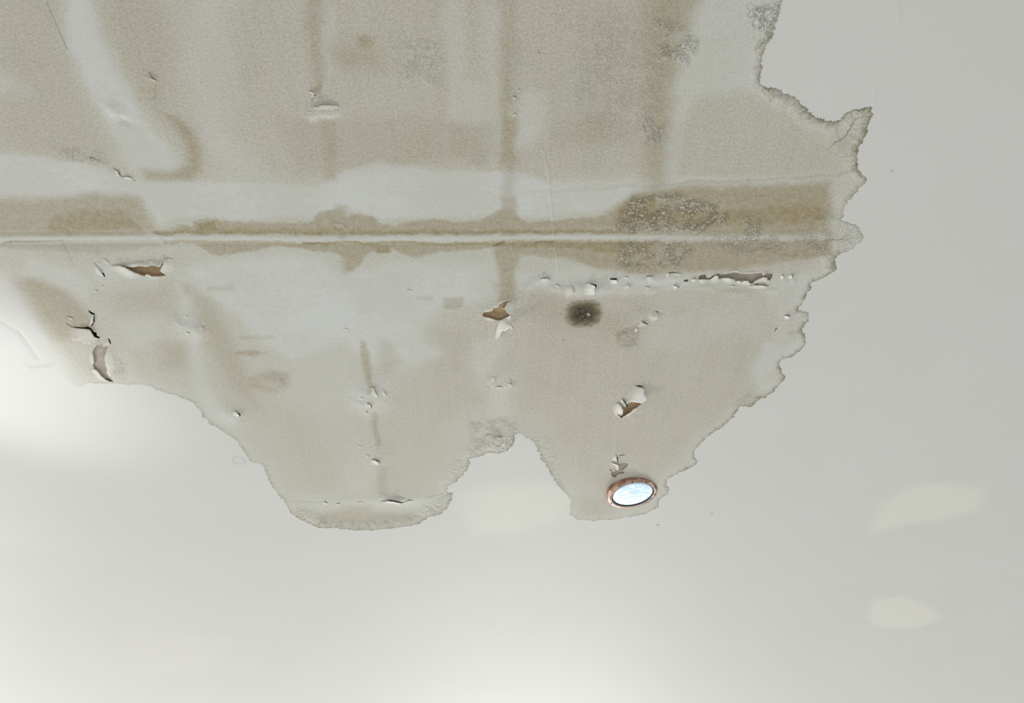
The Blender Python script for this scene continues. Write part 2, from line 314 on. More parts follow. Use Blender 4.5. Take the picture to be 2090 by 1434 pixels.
# raised scratches and the ridge lines
line('H', [(1107,300,.4),(1118,345,1),(1125,420,1),(1130,480,1),(1137,540,.6),(1140,560,.3)], 1.6, .0011, mode='add'); line('pl', [(1118,340,.7),(1125,420,1),(1130,480,1),(1138,560,.5)], 1.6, .9)
line('H', [(1830,0,.5),(1836,30,1),(1828,70,.4)], 1.8, .0006, mode='add'); line('H', [(1790,160,.3),(1782,212,1)], 1.8, .0006, mode='add')
line('H', [(890,415),(905,440)], 1.5, .0005, mode='add'); line('H', [(1355,395),(1362,440)], 2, .0006, mode='add')
line('H', [(0,655,.5),(40,680,1),(75,730,.8)], 7, -.0012, mode='add')
line('H', [(1040,640,.8),(1058,610,1),(1080,585,.9),(1112,560,.4)], 9, .0035, mode='add', warp=True); line('H', [(1025,690,.5),(1005,720,.8),(985,750,.3)], 9, .002, mode='add', warp=True)  # low ridges shaped to give the shadow streaks beside the star hole
def bump(x, y, rx, ry, h, ringy=False):
    c = P(x, y); k = pxm(x, y); ay = P(x, y + ry)[1] - c[1]; ax = rx / k
    w = window(np.array([[c[0] - 2.5 * ax, c[1] - 2.5 * ay], [c[0] + 2.5 * ax, c[1] + 2.5 * ay]]), .01)
    r2 = ((WX[w] - c[0]) / ax) ** 2 + ((WY[w] - c[1]) / ay) ** 2
    A['H'][w] += h * (np.exp(-r2) if not ringy else np.exp(-((np.sqrt(r2) - 1) / .35) ** 2))
for b in [(690,463,10,8,.0012,True),(700,492,9,8,.0012),(1035,478,9,8,.0014),(320,478,10,7,.001),(330,492,8,7,.001),(558,778,22,14,.003),(1015,900,28,18,.004),(1190,590,24,18,.002),
          (385,668,30,22,.0035),(235,225,16,22,.003),(255,250,16,9,-.002),(308,160,10,12,.002),(755,812,38,32,.004),(1018,778,30,22,.002),(765,928,24,26,.003),(655,222,38,16,.003),
          (1275,655,34,28,.002),(1180,590,40,14,.0012),(1600,670,22,24,.0025),(1052,215,12,20,.002),(290,545,70,12,.002),(170,690,30,30,.002),(1262,935,20,22,.002),(1285,820,45,36,.003),
          (1020,640,60,40,.003),(810,1018,60,12,.004),(690,1022,60,9,.0012),(477,848,26,20,.004),(740,170,20,20,.0)]:
    bump(*b)
for x, y, rx, ry in [(1112,574,15,7),(1138,590,16,7),(1166,594,17,11),(1186,583,12,9),(1232,588,16,9),(1282,590,18,9),(1312,574,18,8),(1345,571,16,8),(1378,568,16,6),(1598,578,9,12),(1618,574,6,9),(1575,592,10,6),(1500,598,22,6),(1440,588,18,6),(1330,592,16,5),(740,800,12,9),(765,800,9,10),(732,822,14,8),(1010,896,12,7),(1028,905,9,7),(1002,778,9,8),(1034,785,9,6),(372,660,12,9),(402,672,12,10),(640,235,12,6),(676,232,16,7),(1308,640,16,10)]:
    bump(x, y, rx, ry, .0018)
A['H'] += 0.0006 * fbm(GX, GY, 9, 3, 5) * sstep(-.02, .05, SD)

# ---------------------------------------------------------------- node helpers
def mat(name):
    m = bpy.data.materials.new(name); m.use_nodes = True; t = m.node_tree; return m, t, t.nodes['Principled BSDF']
def N(t, typ, **kw):
    n = t.nodes.new(typ)
    for k, v in kw.items():
        if isinstance(k, str) and hasattr(n, k): setattr(n, k, v)
    return n
def mth(t, op, a, b=None, c=None, clamp=False):
    n = t.nodes.new('ShaderNodeMath'); n.operation = op; n.use_clamp = clamp
    for i, v in enumerate((a, b, c)):
        if v is None: continue
        if isinstance(v, (int, float)): n.inputs[i].default_value = v
        else: t.links.new(v, n.inputs[i])
    return n.outputs[0]
def mixc(t, fac, a, b):
    n = t.nodes.new('ShaderNodeMix'); n.data_type = 'RGBA'
    for v, i in ((fac, 0), (a, 6), (b, 7)):
        if isinstance(v, (int, float)): n.inputs[i].default_value = v
        elif isinstance(v, tuple): n.inputs[i].default_value = (*v, 1)
        else: t.links.new(v, n.inputs[i])
    return n.outputs[2]
def ramp(t, v, a, b, lo=0.0, hi=1.0):
    n = t.nodes.new('ShaderNodeMapRange'); n.interpolation_type = 'SMOOTHSTEP'; t.links.new(v, n.inputs[0])
    n.inputs[1].default_value = a; n.inputs[2].default_value = b; n.inputs[3].default_value = lo; n.inputs[4].default_value = hi
    return n.outputs[0]
def noise(t, vec, scale, detail=3, rough=.55, dim='3D'):
    n = t.nodes.new('ShaderNodeTexNoise'); n.noise_dimensions = dim; t.links.new(vec, n.inputs['Vector'])
    n.inputs['Scale'].default_value = scale; n.inputs['Detail'].default_value = detail; n.inputs['Roughness'].default_value = rough
    return n.outputs['Fac']
def attr(t, nm):
    n = t.nodes.new('ShaderNodeAttribute'); n.attribute_name = nm; return n.outputs['Fac']

CLEAN = (.80, .80, .765); STAIN = (.655, .645, .555); DIRT = (.578, .54, .425); PINK = (.625, .56, .475); PALE = (.735, .745, .695)
BROWN = (.37, .292, .138); LINEC = (.33, .295, .185)
def ceiling_material():
    m, t, b = mat('painted ceiling with water stain')
    geo = t.nodes.new('ShaderNodeNewGeometry'); pos = geo.outputs['Position']
    sd, ss, ew, br, pl, dk, cr, pk, pt, sf = [attr(t, k) for k in ('sd', 'ss', 'ew', 'br', 'pl', 'dk', 'cr', 'pk', 'pt', 'sf')]; wr = attr(t, 'wr'); lit_edge = attr(t, 'lit_edge')
    n_f = noise(t, pos, 260, 3, .65); n_m = noise(t, pos, 60, 4); n_l = noise(t, pos, 9, 4); n_l2 = noise(t, pos, 5.3, 3); n_xl = noise(t, pos, 140, 2)
    # stretched brush / water streak noise (across and along the boards)
    mp = t.nodes.new('ShaderNodeMapping'); t.links.new(pos, mp.inputs[0]); mp.inputs['Scale'].default_value = (60, 4, 1)
    n_s = noise(t, mp.outputs[0], 1, 3)
    mp2 = t.nodes.new('ShaderNodeMapping'); t.links.new(pos, mp2.inputs[0]); mp2.inputs['Scale'].default_value = (2, 30, 1)
    n_s2 = noise(t, mp2.outputs[0], 1, 3)
    # fringe noise in outline coordinates
    cv = t.nodes.new('ShaderNodeCombineXYZ'); t.links.new(mth(t, 'MULTIPLY', ss, 210), cv.inputs[0]); t.links.new(mth(t, 'MULTIPLY', sd, 26), cv.inputs[1])
    t.links.new(mth(t, 'MULTIPLY', n_l, 3), cv.inputs[2])
    n_e = noise(t, cv.outputs[0], 1, 2, .5)
    cv2 = t.nodes.new('ShaderNodeCombineXYZ'); t.links.new(mth(t, 'MULTIPLY', ss, 45), cv2.inputs[0]); t.links.new(mth(t, 'MULTIPLY', sd, 15), cv2.inputs[1])
    n_e2 = noise(t, cv2.outputs[0], 1, 2)
    cv3 = t.nodes.new('ShaderNodeCombineXYZ'); t.links.new(mth(t, 'MULTIPLY', ss, 130), cv3.inputs[0]); t.links.new(mth(t, 'MULTIPLY', sd, 34), cv3.inputs[1])
    n_w = noise(t, cv3.outputs[0], 1, 3, .6)
    de = mth(t, 'ADD', sd, mth(t, 'MULTIPLY', mth(t, 'SUBTRACT', n_e, .5), .011))
    de = mth(t, 'ADD', de, mth(t, 'MULTIPLY', mth(t, 'SUBTRACT', n_xl, .5), .006))
    soft = mth(t, 'MULTIPLY', mth(t, 'SUBTRACT', 1, ramp(t, ew, 0.0, .25)), .03)
    inside_hard = ramp(t, de, -.0006, .0022)
    inside_soft = ramp(t, sd, -.045, .05)
    softf = ramp(t, ew, .12, .0)
    inside = mixf(t, softf, inside_hard, inside_soft)
    inside = mth(t, 'MULTIPLY', inside, mth(t, 'SUBTRACT', 1, mth(t, 'MULTIPLY', sf, .85)))
    # depth into the stain: pale rim first, then dirty interior
    deep = ramp(t, mth(t, 'ADD', sd, mth(t, 'MULTIPLY', mth(t, 'SUBTRACT', n_m, .5), .05)), .004, .06, .45, 1)
    sp_ = mth(t, 'ADD', mth(t, 'MULTIPLY', n_f, .75), mth(t, 'MULTIPLY', n_xl, .25))
    spk = ramp(t, sp_, .40, .60)
    dens = mth(t, 'MULTIPLY', pk, mth(t, 'ADD', .22, mth(t, 'MULTIPLY', spk, 1.05)))
    dens = mth(t, 'MULTIPLY', dens, mth(t, 'ADD', .55, mth(t, 'MULTIPLY', ramp(t, n_s, .3, .7), .55)), clamp=True)
    tint = mixc(t, ramp(t, n_l, .37, .57), DIRT, PINK)
    stain = mixc(t, dens, STAIN, tint)
    plm = mth(t, 'MULTIPLY', pl, mth(t, 'ADD', .8, mth(t, 'MULTIPLY', n_m, .3)), clamp=True)
    stain = mixc(t, plm, stain, mixc(t, ramp(t, mth(t, 'ADD', mth(t, 'MULTIPLY', n_l2, .7), mth(t, 'MULTIPLY', n_m, .3)), .40, .60), (.70, .71, .645), (.748, .762, .728)))
    bl = mth(t, 'ADD', mth(t, 'ADD', mth(t, 'MULTIPLY', ramp(t, n_m, .3, .7), .35), mth(t, 'MULTIPLY', spk, .35)), mth(t, 'ADD', .46, mth(t, 'MULTIPLY', n_s2, .34)))
    brm = mth(t, 'MULTIPLY', mth(t, 'MULTIPLY', br, bl), .84, clamp=True)
    stain = mixc(t, brm, stain, BROWN)
    stain = mixc(t, mth(t, 'MULTIPLY', mth(t, 'SUBTRACT', 1, deep), .75), stain, mixc(t, .62, stain, CLEAN))
    n_g = noise(t, pos, 175, 2, .6)
    grain = ramp(t, n_g, .30, .70, .90, 1.075)
    gm = t.nodes.new('ShaderNodeVectorMath'); gm.operation = 'SCALE'; t.links.new(stain, gm.inputs[0]); t.links.new(mixf(t, plm, grain, ramp(t, n_g, .3, .7, .975, 1.02)), gm.inputs['Scale']); stain = gm.outputs[0]
    # crackled paint
    vo = t.nodes.new('ShaderNodeTexVoronoi'); vo.feature = 'DISTANCE_TO_EDGE'; vo.inputs['Scale'].default_value = 85
    wv = t.nodes.new('ShaderNodeVectorMath'); wv.operation = 'MULTIPLY_ADD'
    nn = t.nodes.new('ShaderNodeTexNoise'); nn.inputs['Scale'].default_value = 90; t.links.new(pos, nn.inputs['Vector'])
    t.links.new(nn.outputs['Color'], wv.inputs[0]); wv.inputs[1].default_value = (.02, .02, .02); t.links.new(pos, wv.inputs[2]); t.links.new(wv.outputs[0], vo.inputs['Vector'])
    cell = ramp(t, mth(t, 'ABSOLUTE', mth(t, 'SUBTRACT', noise(t, wv.outputs[0], 135, 2, .5), .5)), .0, .07)
    crk = mth(t, 'MULTIPLY', cr, ramp(t, noise(t, pos, 28, 2), .34, .55))
    stain = mixc(t, mth(t, 'MULTIPLY', mth(t, 'MULTIPLY', mth(t, 'SUBTRACT', 1, cell), crk), .62), stain, (.29, .24, .12))
    stain = mixc(t, mth(t, 'MULTIPLY', mth(t, 'MULTIPLY', mth(t, 'MULTIPLY', cell, crk), ramp(t, n_xl, .5, .62)), .75), stain, PALE)
    # tide line and its fringe
    dl = mth(t, 'DIVIDE', mth(t, 'SUBTRACT', de, .0022), .0024)
    tide = mth(t, 'POWER', 2.718, mth(t, 'MULTIPLY', mth(t, 'MULTIPLY', dl, dl), -1))
    inside_w = ramp(t, sd, -.003, .001)
    fr = mth(t, 'MULTIPLY', ramp(t, n_e, .48, .62), ramp(t, sd, .022, .001))
    fw = mth(t, 'MULTIPLY', mth(t, 'MULTIPLY', ramp(t, n_w, .50, .60), ramp(t, n_w, .70, .60)), mth(t, 'MULTIPLY', mth(t, 'MULTIPLY', wr, inside_w), ramp(t, sd, .085, .02)))
    tide = mth(t, 'ADD', mth(t, 'MULTIPLY', tide, .72), mth(t, 'ADD', mth(t, 'MULTIPLY', fr, .5), mth(t, 'MULTIPLY', fw, .5)), clamp=True)
    band = mth(t, 'MULTIPLY', mth(t, 'MULTIPLY', ramp(t, de, -.001, .004), ramp(t, sd, .020, .004)), mth(t, 'ADD', .12, mth(t, 'MULTIPLY', n_e, .42)))
    tide = mth(t, 'ADD', tide, band, clamp=True)
    tide = mth(t, 'MULTIPLY', mth(t, 'MULTIPLY', tide, ew), mth(t, 'ADD', .45, mth(t, 'MULTIPLY', ramp(t, n_e2, .3, .65), .7)), clamp=True)
    stain = mixc(t, tide, stain, LINEC)
    clean = mixc(t, ramp(t, noise(t, pos, 3, 3), .35, .65), CLEAN, (.79, .79, .75))
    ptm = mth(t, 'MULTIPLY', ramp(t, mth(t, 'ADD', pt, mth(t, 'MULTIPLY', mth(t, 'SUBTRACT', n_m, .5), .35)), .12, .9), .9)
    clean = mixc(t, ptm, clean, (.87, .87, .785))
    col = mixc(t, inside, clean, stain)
    col = mixc(t, mth(t, 'MULTIPLY', dk, .85, clamp=True), col, (.10, .085, .055))
    col = mixc(t, lit_edge, col, (.86, .855, .80))
    t.links.new(col, b.inputs['Base Color'])
    b.inputs['Roughness'].default_value = .62; b.inputs['Specular IOR Level'].default_value = .35
    # relief
    hf = mth(t, 'MULTIPLY', mth(t, 'ADD', n_f, mth(t, 'MULTIPLY', n_m, .8)), mth(t, 'ADD', .03, mth(t, 'MULTIPLY', inside, mth(t, 'ADD', .22, mth(t, 'MULTIPLY', pk, .60)))))
    hc = mth(t, 'MULTIPLY', mth(t, 'MULTIPLY', cell, crk), 2.2)
    he = mth(t, 'MULTIPLY', mth(t, 'MULTIPLY', n_e, ramp(t, sd, .028, .002)), mth(t, 'MULTIPLY', inside, mth(t, 'MULTIPLY', ew, .9)))
    hw = mth(t, 'MULTIPLY', mth(t, 'MULTIPLY', n_w, mth(t, 'MULTIPLY', wr, inside)), mth(t, 'MULTIPLY', ramp(t, sd, .10, .03), 4.5))
    hh = mth(t, 'ADD', mth(t, 'ADD', hf, hc), mth(t, 'ADD', he, hw))
    bp = t.nodes.new('ShaderNodeBump'); bp.inputs['Strength'].default_value = 1.0; bp.inputs['Distance'].default_value = -.0011
    bp.inputs['Distance'].default_value = .0011
    t.links.new(hh, bp.inputs['Height']); t.links.new(bp.outputs[0], b.inputs['Normal'])
    return m
def mixf(t, f, a, b):
    n = t.nodes.new('ShaderNodeMix'); n.data_type = 'FLOAT'
    for v, i in ((f, 0), (a, 2), (b, 3)): t.links.new(v, n.inputs[i])
    return n.outputs[0]
M_CEIL = ceiling_material()
def simple(name, col, rough=.8, nscale=60, var=.25, metal=0, bumpd=.0006, spec=.3):
    m, t, b = mat(name); tc = t.nodes.new('ShaderNodeTexCoord').outputs['Object']
    n = noise(t, tc, nscale, 4)
    c = mixc(t, ramp(t, n, .3, .7), tuple(x * (1 - var) for x in col), tuple(min(1, x * (1 + var)) for x in col))
    t.links.new(c, b.inputs['Base Color']); b.inputs['Roughness'].default_value = rough; b.inputs['Metallic'].default_value = metal; b.inputs['Specular IOR Level'].default_value = spec
    bp = t.nodes.new('ShaderNodeBump'); bp.inputs['Distance'].default_value = bumpd; t.links.new(noise(t, tc, nscale * 4, 3), bp.inputs['Height']); t.links.new(bp.outputs[0], b.inputs['Normal'])
    return m
M_BOARD = simple('bare brown board paper', (.50, .365, .22), .9, 45, .16)
M_BOARD2 = simple('bare grey plaster under paint', (.50, .445, .37), .9, 60, .12)
M_GAP_SHADE = simple('painted gap shade', (.05, .042, .03), 1.0, 60, .2)  # near-black colour stands in for the shade inside cracks and under flakes
M_WHITE = simple('clean white paint flake', (.86, .855, .80), .6, 30, .03)
M_COPPER = simple('tarnished copper trim', (.50, .31, .24), .38, 40, .45, metal=.8, bumpd=.0004, spec=.5)

# ---------------------------------------------------------------- object helpers
def sample(ch, X, Y):
    """bilinear read of a ceiling layer at ceiling coordinates"""
    a = A[ch]; X = np.asarray(X); Y = np.asarray(Y)
    i = np.clip(np.searchsorted(xs, X) - 1, 0, NX - 2); j = np.clip(np.searchsorted(ys, Y) - 1, 0, NY - 2)
    u = (X - xs[i]) / (xs[i + 1] - xs[i]); v = (Y - ys[j]) / (ys[j + 1] - ys[j])
    return (a[i, j] * (1 - u) + a[i + 1, j] * u) * (1 - v) + (a[i, j + 1] * (1 - u) + a[i + 1, j + 1] * u) * v
ATTRS = ('sd', 'ss', 'ew', 'br', 'pl', 'dk', 'cr', 'pk', 'pt', 'sf', 'wr')
def put_attrs(me, X, Y, skip=()):
    for k in ATTRS:
        a = me.attributes.new(k, 'FLOAT', 'POINT')
        a.data.foreach_set('value', (sample(k, X, Y) if k not in skip else np.zeros(len(X))).astype(np.float32))
def link(o, parent=None):
    COL.objects.link(o)
    if parent: o.parent = parent
    return o
def thing(name, label, cat, loc, group=None):
    o = bpy.data.objects.new(name, None); o.location = loc; o.empty_display_size = .02; link(o)
    o['label'] = label; o['category'] = cat
    if group: o['group'] = group
    return o
def mesh_obj(name, verts, faces, m, parent=None, smooth=True):
    me = bpy.data.meshes.new(name); off = Vector(parent.location) if parent else Vector((0, 0, 0))
    me.from_pydata([tuple(Vector(v) - off) for v in verts], [], faces); me.materials.append(m)
    me.shade_smooth() if smooth else None
    return link(bpy.data.objects.new(name, me), parent)

# ---------------------------------------------------------------- holes torn through the paint
HOLES = []
def hole(pts, sub=1):
    q = PP(pts); HOLES.append(q); return q
def tray(name, q, m, parent, depth, rimjit=0):
    """recessed bare surface behind a hole, with its side walls"""
    c = q.mean(0); n = len(q); out = []
    area2 = sum(q[i][0] * q[(i + 1) % n][1] - q[(i + 1) % n][0] * q[i][1] for i in range(n)); sgn = 1 if area2 > 0 else -1
    for i in range(n):
        a, b, d = q[i - 1], q[i], q[(i + 1) % n]; e = (d - a); L = max(np.hypot(*e), 1e-9)
        out.append(b + sgn * np.array([e[1], -e[0]]) / L * .0012)
    out = np.array(out); H = sample('H', out[:, 0], out[:, 1])
    vs = [(p[0], p[1], ZC - h_ + .0004) for p, h_ in zip(out, H)] + [(p[0], p[1], ZC + depth) for p in out]
    fs = [(i, (i + 1) % n, n + (i + 1) % n, n + i) for i in range(n)] + [tuple(range(n, 2 * n))]
    o = mesh_obj(name, vs, fs, m, parent, smooth=False)
    return o

# ---------------------------------------------------------------- curled paint flakes
DROPK = 1.0
def flake(name, outline, hinge, drop, parent, p=1.6, m=None, step=None, thick=.0004, wav=.12, base=-.00035, clean=False, white=None):
    q = PP(outline); hq = PP(hinge)
    cpx = np.mean(np.array([o[:2] for o in outline]), 0)
    size = max(np.ptp(q[:, 0]), np.ptp(q[:, 1])); step = step or max(size / 16, .0018)
    # subdivide the outline and add interior points
    ol = []
    for i in range(len(q)):
        a, b = q[i], q[(i + 1) % len(q)]; k = max(1, int(np.hypot(*(b - a)) / step))
        for j in range(k):
            pnt = a + (b - a) * j / k
            if j: pnt = pnt + rng.normal(0, step * .10, 2)
            ol.append(pnt)
    ol = np.array(ol); gx, gy = np.meshgrid(np.arange(ol[:, 0].min(), ol[:, 0].max(), step), np.arange(ol[:, 1].min(), ol[:, 1].max(), step))
    gx = gx.ravel() + rng.normal(0, step * .08, gx.size); gy = gy.ravel() + rng.normal(0, step * .08, gy.size)
    dd, _, _ = polydist(ol, gx, gy); keep = dd > step * .4
    pts = [Vector(v) for v in ol] + [Vector(v) for v in zip(gx[keep], gy[keep])]
    n = len(ol)
    vv, ee, ff, _, _, _ = delaunay_2d_cdt(pts, [], [list(range(n))], 1, 1e-7)
    X = np.array([v[0] for v in vv]); Y = np.array([v[1] for v in vv])
    dh, sh, _ = polydist(hq, X, Y, False); t = dh / max(dh.max(), 1e-9)
    if m is M_WHITE and name != 'hanging_flap': white = .95 if white is None else white; m = None
    if white is None: white = .95 if clean else .42
    lit_amt = white * sstep(.12, .62, t); drop = drop * DROPK; p = max(p, 1.35)  # whiter toward the free edge: white paint and caught light put into colour
    z = base + sample('H', X, Y) + drop * t ** p * (1 + wav * 2 * fbm(X, Y, 1 / (size * .6), 2, drop * 900))
    k = (HC - z) / HC                                      # a lifted point lies on the sight line it was traced on, so move it with its height
    PX = X * k; PY = Y * k; off = parent.location if parent else Vector((0, 0, 0))
    vs = [(a - off[0], b - off[1], CAMZ + HC - c - off[2]) for a, b, c in zip(PX, PY, z)]
    me = bpy.data.meshes.new(name); fl = []
    for f in ff:
        a, b, c = [Vector(vs[i]) for i in f[:3]]
        fl.append(tuple(f) if (b - a).cross(c - a).z < 0 else tuple(reversed(f)))
    me.from_pydata(vs, [], fl); me.materials.append(m or M_CEIL); me.shade_smooth()
    put_attrs(me, X, Y, skip=('br', 'dk', 'cr', 'pk') if clean else ('dk',))
    a = me.attributes.new('lit_edge', 'FLOAT', 'POINT'); a.data.foreach_set('value', lit_amt.astype(np.float32))
    o = link(bpy.data.objects.new(name, me), parent)
    s = o.modifiers.new('thickness', 'SOLIDIFY'); s.thickness = thick; s.offset = -1
    return o
def lip(pts, off, drop, parent, name='paint_flake', **kw):
    """flake whose free edge is the traced crack and whose hinge lies off to one side"""
    n = len(pts); h = []
    for i, p in enumerate(pts):
        k = math.sin(math.pi * (i + .0) / (n - 1)) ** .55 if 0 < i < n - 1 else 0
        h.append((p[0] + off[0] * k, p[1] + off[1] * k))
    return flake(name, list(pts) + h[-2:0:-1], h, drop, parent, **kw)
def slit(pts, off, parent, m=None, depth=.012, name='gap'):
    n = len(pts); h = []
    for i, p in enumerate(pts[1:-1], 1):
        k = math.sin(math.pi * i / (n - 1)) ** .4
        h.append((p[0] + off[0] * k, p[1] + off[1] * k))
    q = hole(list(pts) + h[::-1]); return tray(name, q, m or M_GAP_SHADE, parent, depth)
def at(x, y): return (*P(x, y), ZC)
def Z(ox, oy, s, pts): return [(ox + a / s, oy + b / s) for a, b in pts]

# 1. the torn star with the hanging flap, in the middle
s1 = 11.95
t1 = thing('peeling_paint', 'star-shaped hole torn in the ceiling paint, a bright white flap hanging from it', 'peeling paint', at(1020, 640))
hp = Z(960, 590, s1, [(285,600),(330,555),(440,540),(540,520),(560,460),(620,440),(690,430),(710,370),(780,330),(840,295),(920,275),(1000,262),(930,300),(895,340),(870,390),(840,430),(790,440),(800,470),(850,490),(880,530),(900,555),(960,610),(1005,630),(870,690),(740,755),(620,745),(550,715),(500,700),(440,690),(380,670),(320,660)])
tray('exposed_board', hole(hp), M_BOARD, t1, .0045)['label'] = 'bare brown board paper'
fl1 = Z(960, 590, s1, [(740,755),(870,690),(1005,632),(985,660),(990,700),(995,755),(960,815),(985,825),(1005,850),(1065,935),(1060,950),(1030,970),(1000,965),(965,940),(905,980),(850,1025),(820,1020),(780,1015),(745,1070),(715,1150),(700,1180),(690,1205),(655,1225),(635,1210),(605,1170),(612,1100),(640,950),(665,880),(690,830),(720,785)])
flake('hanging_flap', fl1, Z(960, 590, s1, [(870,690),(740,755),(690,830),(640,950),(605,1170)]), .046, t1, p=1.0, m=M_WHITE, wav=.03)['label'] = 'clean white side of the paint'
flake('paint_flake', Z(960, 590, s1, [(1000,262),(930,300),(895,340),(870,390),(840,430),(850,490),(880,530),(900,555),(960,610),(1005,630),(1080,540),(1120,420),(1160,300),(1140,250),(1060,240)]),
      Z(960, 590, s1, [(1010,640),(1120,450),(1165,300),(1140,250),(1010,255)]), -.0 + .0028, t1, p=1.2)
lip(Z(960, 590, s1, [(285,600),(320,662),(440,692),(550,718),(620,748),(735,756)]), (-6, 9), .0028, t1)
lip(Z(960, 590, s1, [(290,590),(330,553),(540,518),(560,458),(690,428),(710,368),(840,293),(1000,260)]), (-6, -9), .002, t1)

# 2. long slot at upper left
s2 = 4.78
t2 = thing('peeling_paint', 'long horizontal slot of split paint showing brown board, at the left below the ridge', 'peeling paint', at(300, 548))
tray('exposed_board', hole(Z(120, 500, s2, [(590,196),(650,205),(690,212),(730,213),(770,205),(800,197),(845,212),(880,205),(910,193),(950,205),(990,212),(1000,190),(1024,165),(1018,195),(985,250),(1050,297),(970,302),(905,303),(870,280),(845,285),(838,303),(790,290),(690,250),(640,215)])), M_BOARD, t2, .009)['label'] = 'bare brown board paper'
lip(Z(120, 500, s2, [(495,210),(520,195),(590,198),(640,213),(690,243),(740,268),(790,285),(840,305)]), (-7, 20), .0065, t2)
lip(Z(120, 500, s2, [(840,300),(870,285),(905,303),(970,305),(1050,300)]), (0, 10), .002, t2)
lip(Z(120, 500, s2, [(1150,128),(1060,130),(1028,140),(1018,190),(990,245),(1050,298)]), (34, 14), .005, t2)
lip(Z(120, 500, s2, [(590,193),(690,208),(770,203),(845,210),(910,192),(990,210),(1025,160),(1030,135),(1150,126)]), (-4, -14), .005, t2)
slit(Z(120, 500, s2, [(1030,140),(1060,130),(1100,128),(1150,127)]), (0, -1.6), t2)
# 2b. small broken edge at its left end
t2b = thing('peeling_paint', 'short ragged step of cracked paint at the left end of the long brown slot', 'peeling paint', at(207, 555))
lip(Z(120, 500, s2, [(320,130),(365,195),(395,240),(425,280),(455,350)]), (-10, 7), .003, t2b); slit(Z(120, 500, s2, [(405,262),(425,275),(440,298),(455,318)]), (2.4, -1.2), t2b)
lip(Z(120, 500, s2, [(380,205),(395,180),(390,150),(405,140)]), (-6, 2), .002, t2b); lip(Z(120, 500, s2, [(410,385),(435,400),(440,420)]), (-8, 6), .0025, t2b); lip(Z(120, 500, s2, [(345,420),(375,455),(400,462)]), (-6, 4), .002, t2b)
lip(Z(120, 500, s2, [(495,205),(480,170),(450,130),(420,140)]), (-8, 6), .002, t2b)

# 3. branched crack at far left
t3 = thing('peeling_paint', 'branching dark crack with thick broken edges, left, under the long brown slot', 'peeling paint', at(180, 665))
up = Z(120, 500, s2, [(285,628),(300,640),(325,655),(352,668),(350,690),(348,720),(352,740),(330,780),(300,800),(322,815),(345,845),(375,855),(370,880),(410,900),(385,908),(350,895),(325,860),(318,830),(290,818),(230,812),(150,805),(120,795),(150,793),(230,800),(280,795),(305,775),(320,750),(330,720),(322,690),(318,672),(300,660)])
tray('gap', hole(up), M_GAP_SHADE, t3, .012)
lip(Z(120, 500, s2, [(325,672),(345,680),(335,720),(335,750),(310,790),(290,802)]), (-9, -1), .005, t3, m=M_WHITE)
flake('paint_flake', Z(120, 500, s2, [(30,745),(90,770),(130,800),(230,815),(300,822),(325,860),(350,897),(390,910),(375,950),(360,985),(320,985),(290,960),(240,960),(200,930),(150,940),(110,900),(80,860),(50,800)]),
      Z(120, 500, s2, [(30,745),(60,860),(110,950),(250,990),(360,990)]), .0055, t3, p=1.0)
slit(Z(120, 500, s2, [(85,915),(120,880),(150,912),(118,905)]), (0, 1), t3, depth=.006)
lip(Z(120, 500, s2, [(60,735),(90,700),(130,712),(150,745),(180,770)]), (-2, 6), .002, t3)
lip(Z(120, 500, s2, [(460,915),(485,925),(492,955),(520,980)]), (-14, 8), .0035, t3); slit(Z(120, 500, s2, [(462,912),(486,922),(495,952),(515,972)]), (2.0, -1.6), t3)
t3b = thing('peeling_paint', 'tall oval patch of bare plaster just below the branching dark crack', 'peeling paint', at(203, 740))
ov = Z(120, 500, s2, [(375,972),(420,968),(460,985),(485,995),(470,1010),(455,1060),(445,1110),(455,1170),(470,1215),(465,1240),(500,1290),(535,1335),(500,1328),(455,1300),(410,1255),(370,1215),(340,1190),(330,1160),(345,1150),(340,1100),(330,1045),(345,1005)])
tray('exposed_board', hole(ov), M_BOARD2, t3b, .004)['label'] = 'bare greyish plaster'
flake('paint_flake', Z(120, 500, s2, [(470,1010),(520,1010),(570,1060),(600,1140),(610,1220),(590,1290),(540,1330),(500,1290),(465,1240),(470,1215),(455,1170),(445,1110),(455,1060)]), Z(120, 500, s2, [(480,1000),(570,1050),(612,1150),(612,1230),(540,1335)]), .0016, t3b)
lip(Z(120, 500, s2, [(290,1235),(335,1205),(375,1225),(410,1270),(455,1310),(530,1340)]), (-9, 9), .0045, t3b)
lip(Z(120, 500, s2, [(375,972),(345,1005),(330,1045),(338,1100),(345,1150),(330,1180)]), (-12, 4), .0025, t3b)
slit(Z(120, 500, s2, [(412,1308),(440,1298),(480,1318),(528,1340)]), (0, 3), t3b, depth=.01)

# 4. double flap above the lamp
s4 = 6.517
t4 = thing('peeling_paint', 'large pair of curled white flaps over brown board, above the ceiling light', 'peeling paint', at(1287, 818))
h4 = Z(1230, 760, s4, [(175,395),(215,410),(260,440),(300,455),(320,430),(345,400),(375,388),(440,388),(500,402),(520,405),(500,430),(460,460),(405,490),(370,525),(320,555),(285,580),(240,605),(235,590),(195,542),(250,575),(272,545),(270,500),(250,450),(215,420)])
tray('exposed_board', hole(h4), M_BOARD, t4, .007)['label'] = 'bare brown board paper'
flake('upper_flap', Z(1230, 760, s4, [(275,345),(300,300),(340,230),(395,165),(425,160),(445,180),(500,195),(545,212),(560,235),(548,262),(565,300),(580,330),(595,345),(590,370),(560,378),(545,398),(500,405),(430,392),(380,385),(345,400),(320,420),(300,390)]),
      Z(1230, 760, s4, [(275,345),(335,235),(400,160)]), .016, t4, p=1.5, clean=True, m=M_WHITE)['label'] = 'clean white curled paint'
